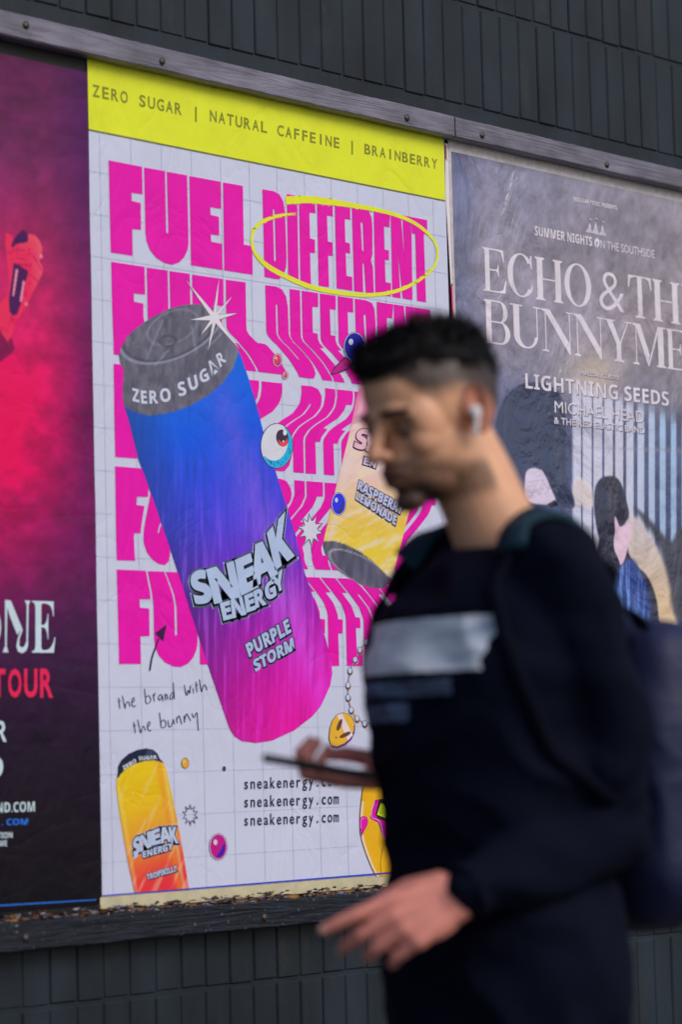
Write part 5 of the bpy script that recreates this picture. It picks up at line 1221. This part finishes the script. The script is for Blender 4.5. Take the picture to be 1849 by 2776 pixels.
# ---- backpack on his back
bag_m = newmat('navy_nylon', (0.012, 0.018, 0.070), .6, .4, specs=[(350, 2, 0, .4, .0006, (1, 1, 1), False), (14, 5, .6, .6, .012, (1, 1, 1), False)], coord='obj'); strap_m = newmat('teal_webbing', (.006, .034, .060), .7, .25, specs=[(500, 2, 0, .5, .0005, (1, 6, 1), False)], coord='obj')
webb_m = newmat('black_webbing', (.0028, .0040, .011), .9, .08)
bag = bpy.data.objects.new('backpack', None); COL.objects.link(bag); bag.location = ROOT + RZ @ Vector((-.22, 0, .96)); bag.rotation_euler = (0, 0, PR_ROT); bag.empty_display_size = .1
tag(bag, 'dark navy backpack with teal strap worn by the walking man', 'backpack')
bo_ = Vector((-.22, 0, .96))
def blink(name, me, m, parent=bag, off=True):
    o = bpy.data.objects.new(name, me); COL.objects.link(o); me.materials.append(m); o.parent = parent
    if off:
        a = coords(me); a -= np.array(bo_); setco(me, a)
    me.polygons.foreach_set('use_smooth', [True] * len(me.polygons)); return o
def rbox(bm, c_, r, p=3.2, n=28, mm=18):
    V = []
    for j in range(mm + 1):
        f = -math.pi / 2 + math.pi * j / mm
        for i in range(n):
            t = 2 * math.pi * i / n; sg = lambda v, e: math.copysign(abs(v) ** e, v); e_ = 2 / p
            V.append(bm.verts.new((c_[0] + r[0] * sg(math.cos(f), e_) * sg(math.cos(t), e_), c_[1] + r[1] * sg(math.cos(f), e_) * sg(math.sin(t), e_), c_[2] + r[2] * sg(math.sin(f), e_))))
    for j in range(mm):
        for i in range(n): bm.faces.new((V[j * n + i], V[j * n + (i + 1) % n], V[(j + 1) * n + (i + 1) % n], V[(j + 1) * n + i]))
bm = bmesh.new(); rbox(bm, (-.215, 0, 1.17), (.080, .135, .205)); me = remesh(bm, .006, 4, 'bag_shell'); a = coords(me); nn_ = normals(me)
a += nn_ * np.array([noise.noise(Vector((p[0] * 9, p[1] * 7, p[2] * 12))) * .010 + (1 - abs(noise.noise(Vector((p[0] * 14, p[1] * 16, p[2] * 9 + p[1] * 6)))) * 2) * .004 for p in a])[:, None]; setco(me, a); blink('bag_shell', me, bag_m)
bm = bmesh.new(); rbox(bm, (-.300, 0, 1.10), (.032, .105, .110)); me = remesh(bm, .006, 3, 'front_pocket'); blink('front_pocket', me, bag_m)
bm = bmesh.new(); tube(bm, [(-.16, -.02, 1.375), (-.165, -.015, 1.405), (-.165, .015, 1.405), (-.16, .02, 1.375)], [.006] * 4, 10, 5); me = bpy.data.meshes.new('haul_loop'); bm.to_mesh(me); bm.free(); blink('haul_loop', me, strap_m)
for sy in (1, -1):
    path = [Vector((-.17, sy * .085, 1.36)), Vector((-.125, sy * .095, 1.42)), Vector((-.07, sy * .10, 1.48)), Vector((-.01, sy * .105, 1.50)), Vector((.05, sy * .118, 1.48)), Vector((.09, sy * .140, 1.43)), Vector((.09, sy * .160, 1.36)), Vector((.07, sy * .175, 1.28)), Vector((.03, sy * .19, 1.20)), Vector((-.06, sy * .18, 1.14)), Vector((-.15, sy * .12, 1.10))]
    pts = []
    for i in range(len(path) - 1):
        for j in range(8):
            p = path[i].lerp(path[i + 1], j / 8); hit = bs_.find_nearest(p)
            if hit[0] is not None and (1 < i or j > 4) and i < 9: dn_ = (p - hit[0]); p = hit[0] + (hit[1] if dn_.dot(hit[1]) < 0 or True else dn_.normalized()) * .006
            pts.append((p, hit[1] if hit[0] is not None else Vector((0, 0, 1))))
    for _ in range(3): pts = [pts[0]] + [((pts[i - 1][0] + pts[i][0] * 2 + pts[i + 1][0]) / 4, (pts[i - 1][1] + pts[i][1] + pts[i + 1][1]).normalized()) for i in range(1, len(pts) - 1)] + [pts[-1]]
    bm = bmesh.new(); Rg = []
    for i, (p, nn2) in enumerate(pts):
        d = (pts[min(i + 1, len(pts) - 1)][0] - pts[max(i - 1, 0)][0]).normalized(); b = d.cross(nn2).normalized(); hw_ = .018 if i < 34 else .009
        Rg.append([bm.verts.new(p + b * u * hw_ + nn2 * v) for u, v in ((-1, 0), (-.9, .005), (.9, .005), (1, 0), (.9, -.004), (-.9, -.004))])
    for u, v in zip(Rg, Rg[1:]):
        for k in range(6): bm.faces.new((u[k], u[(k + 1) % 6], v[(k + 1) % 6], v[k]))
    bmesh.ops.recalc_face_normals(bm, faces=bm.faces[:]); me = bpy.data.meshes.new('shoulder_strap'); bm.to_mesh(me); bm.free(); so_ = blink('shoulder_strap', me, webb_m)
    bm = bmesh.new(); Rg = []
    for i, (p, nn2) in enumerate(pts[13:36]):
        d = (pts[i + 14][0] - pts[i + 12][0]).normalized(); b = d.cross(nn2).normalized()
        Rg.append([bm.verts.new(p + b * u * .026 + nn2 * v) for u, v in ((-1, -.001), (-.9, .0075), (.9, .0075), (1, -.001), (.9, -.003), (-.9, -.003))])
    for u, v in zip(Rg, Rg[1:]):
        for k in range(6): bm.faces.new((u[k], u[(k + 1) % 6], v[(k + 1) % 6], v[k]))
    bm.faces.new(Rg[0]); bm.faces.new(Rg[-1][::-1])
    bmesh.ops.recalc_face_normals(bm, faces=bm.faces[:]); me = bpy.data.meshes.new('shoulder_pad'); bm.to_mesh(me); bm.free(); blink('shoulder_pad', me, strap_m, parent=so_)
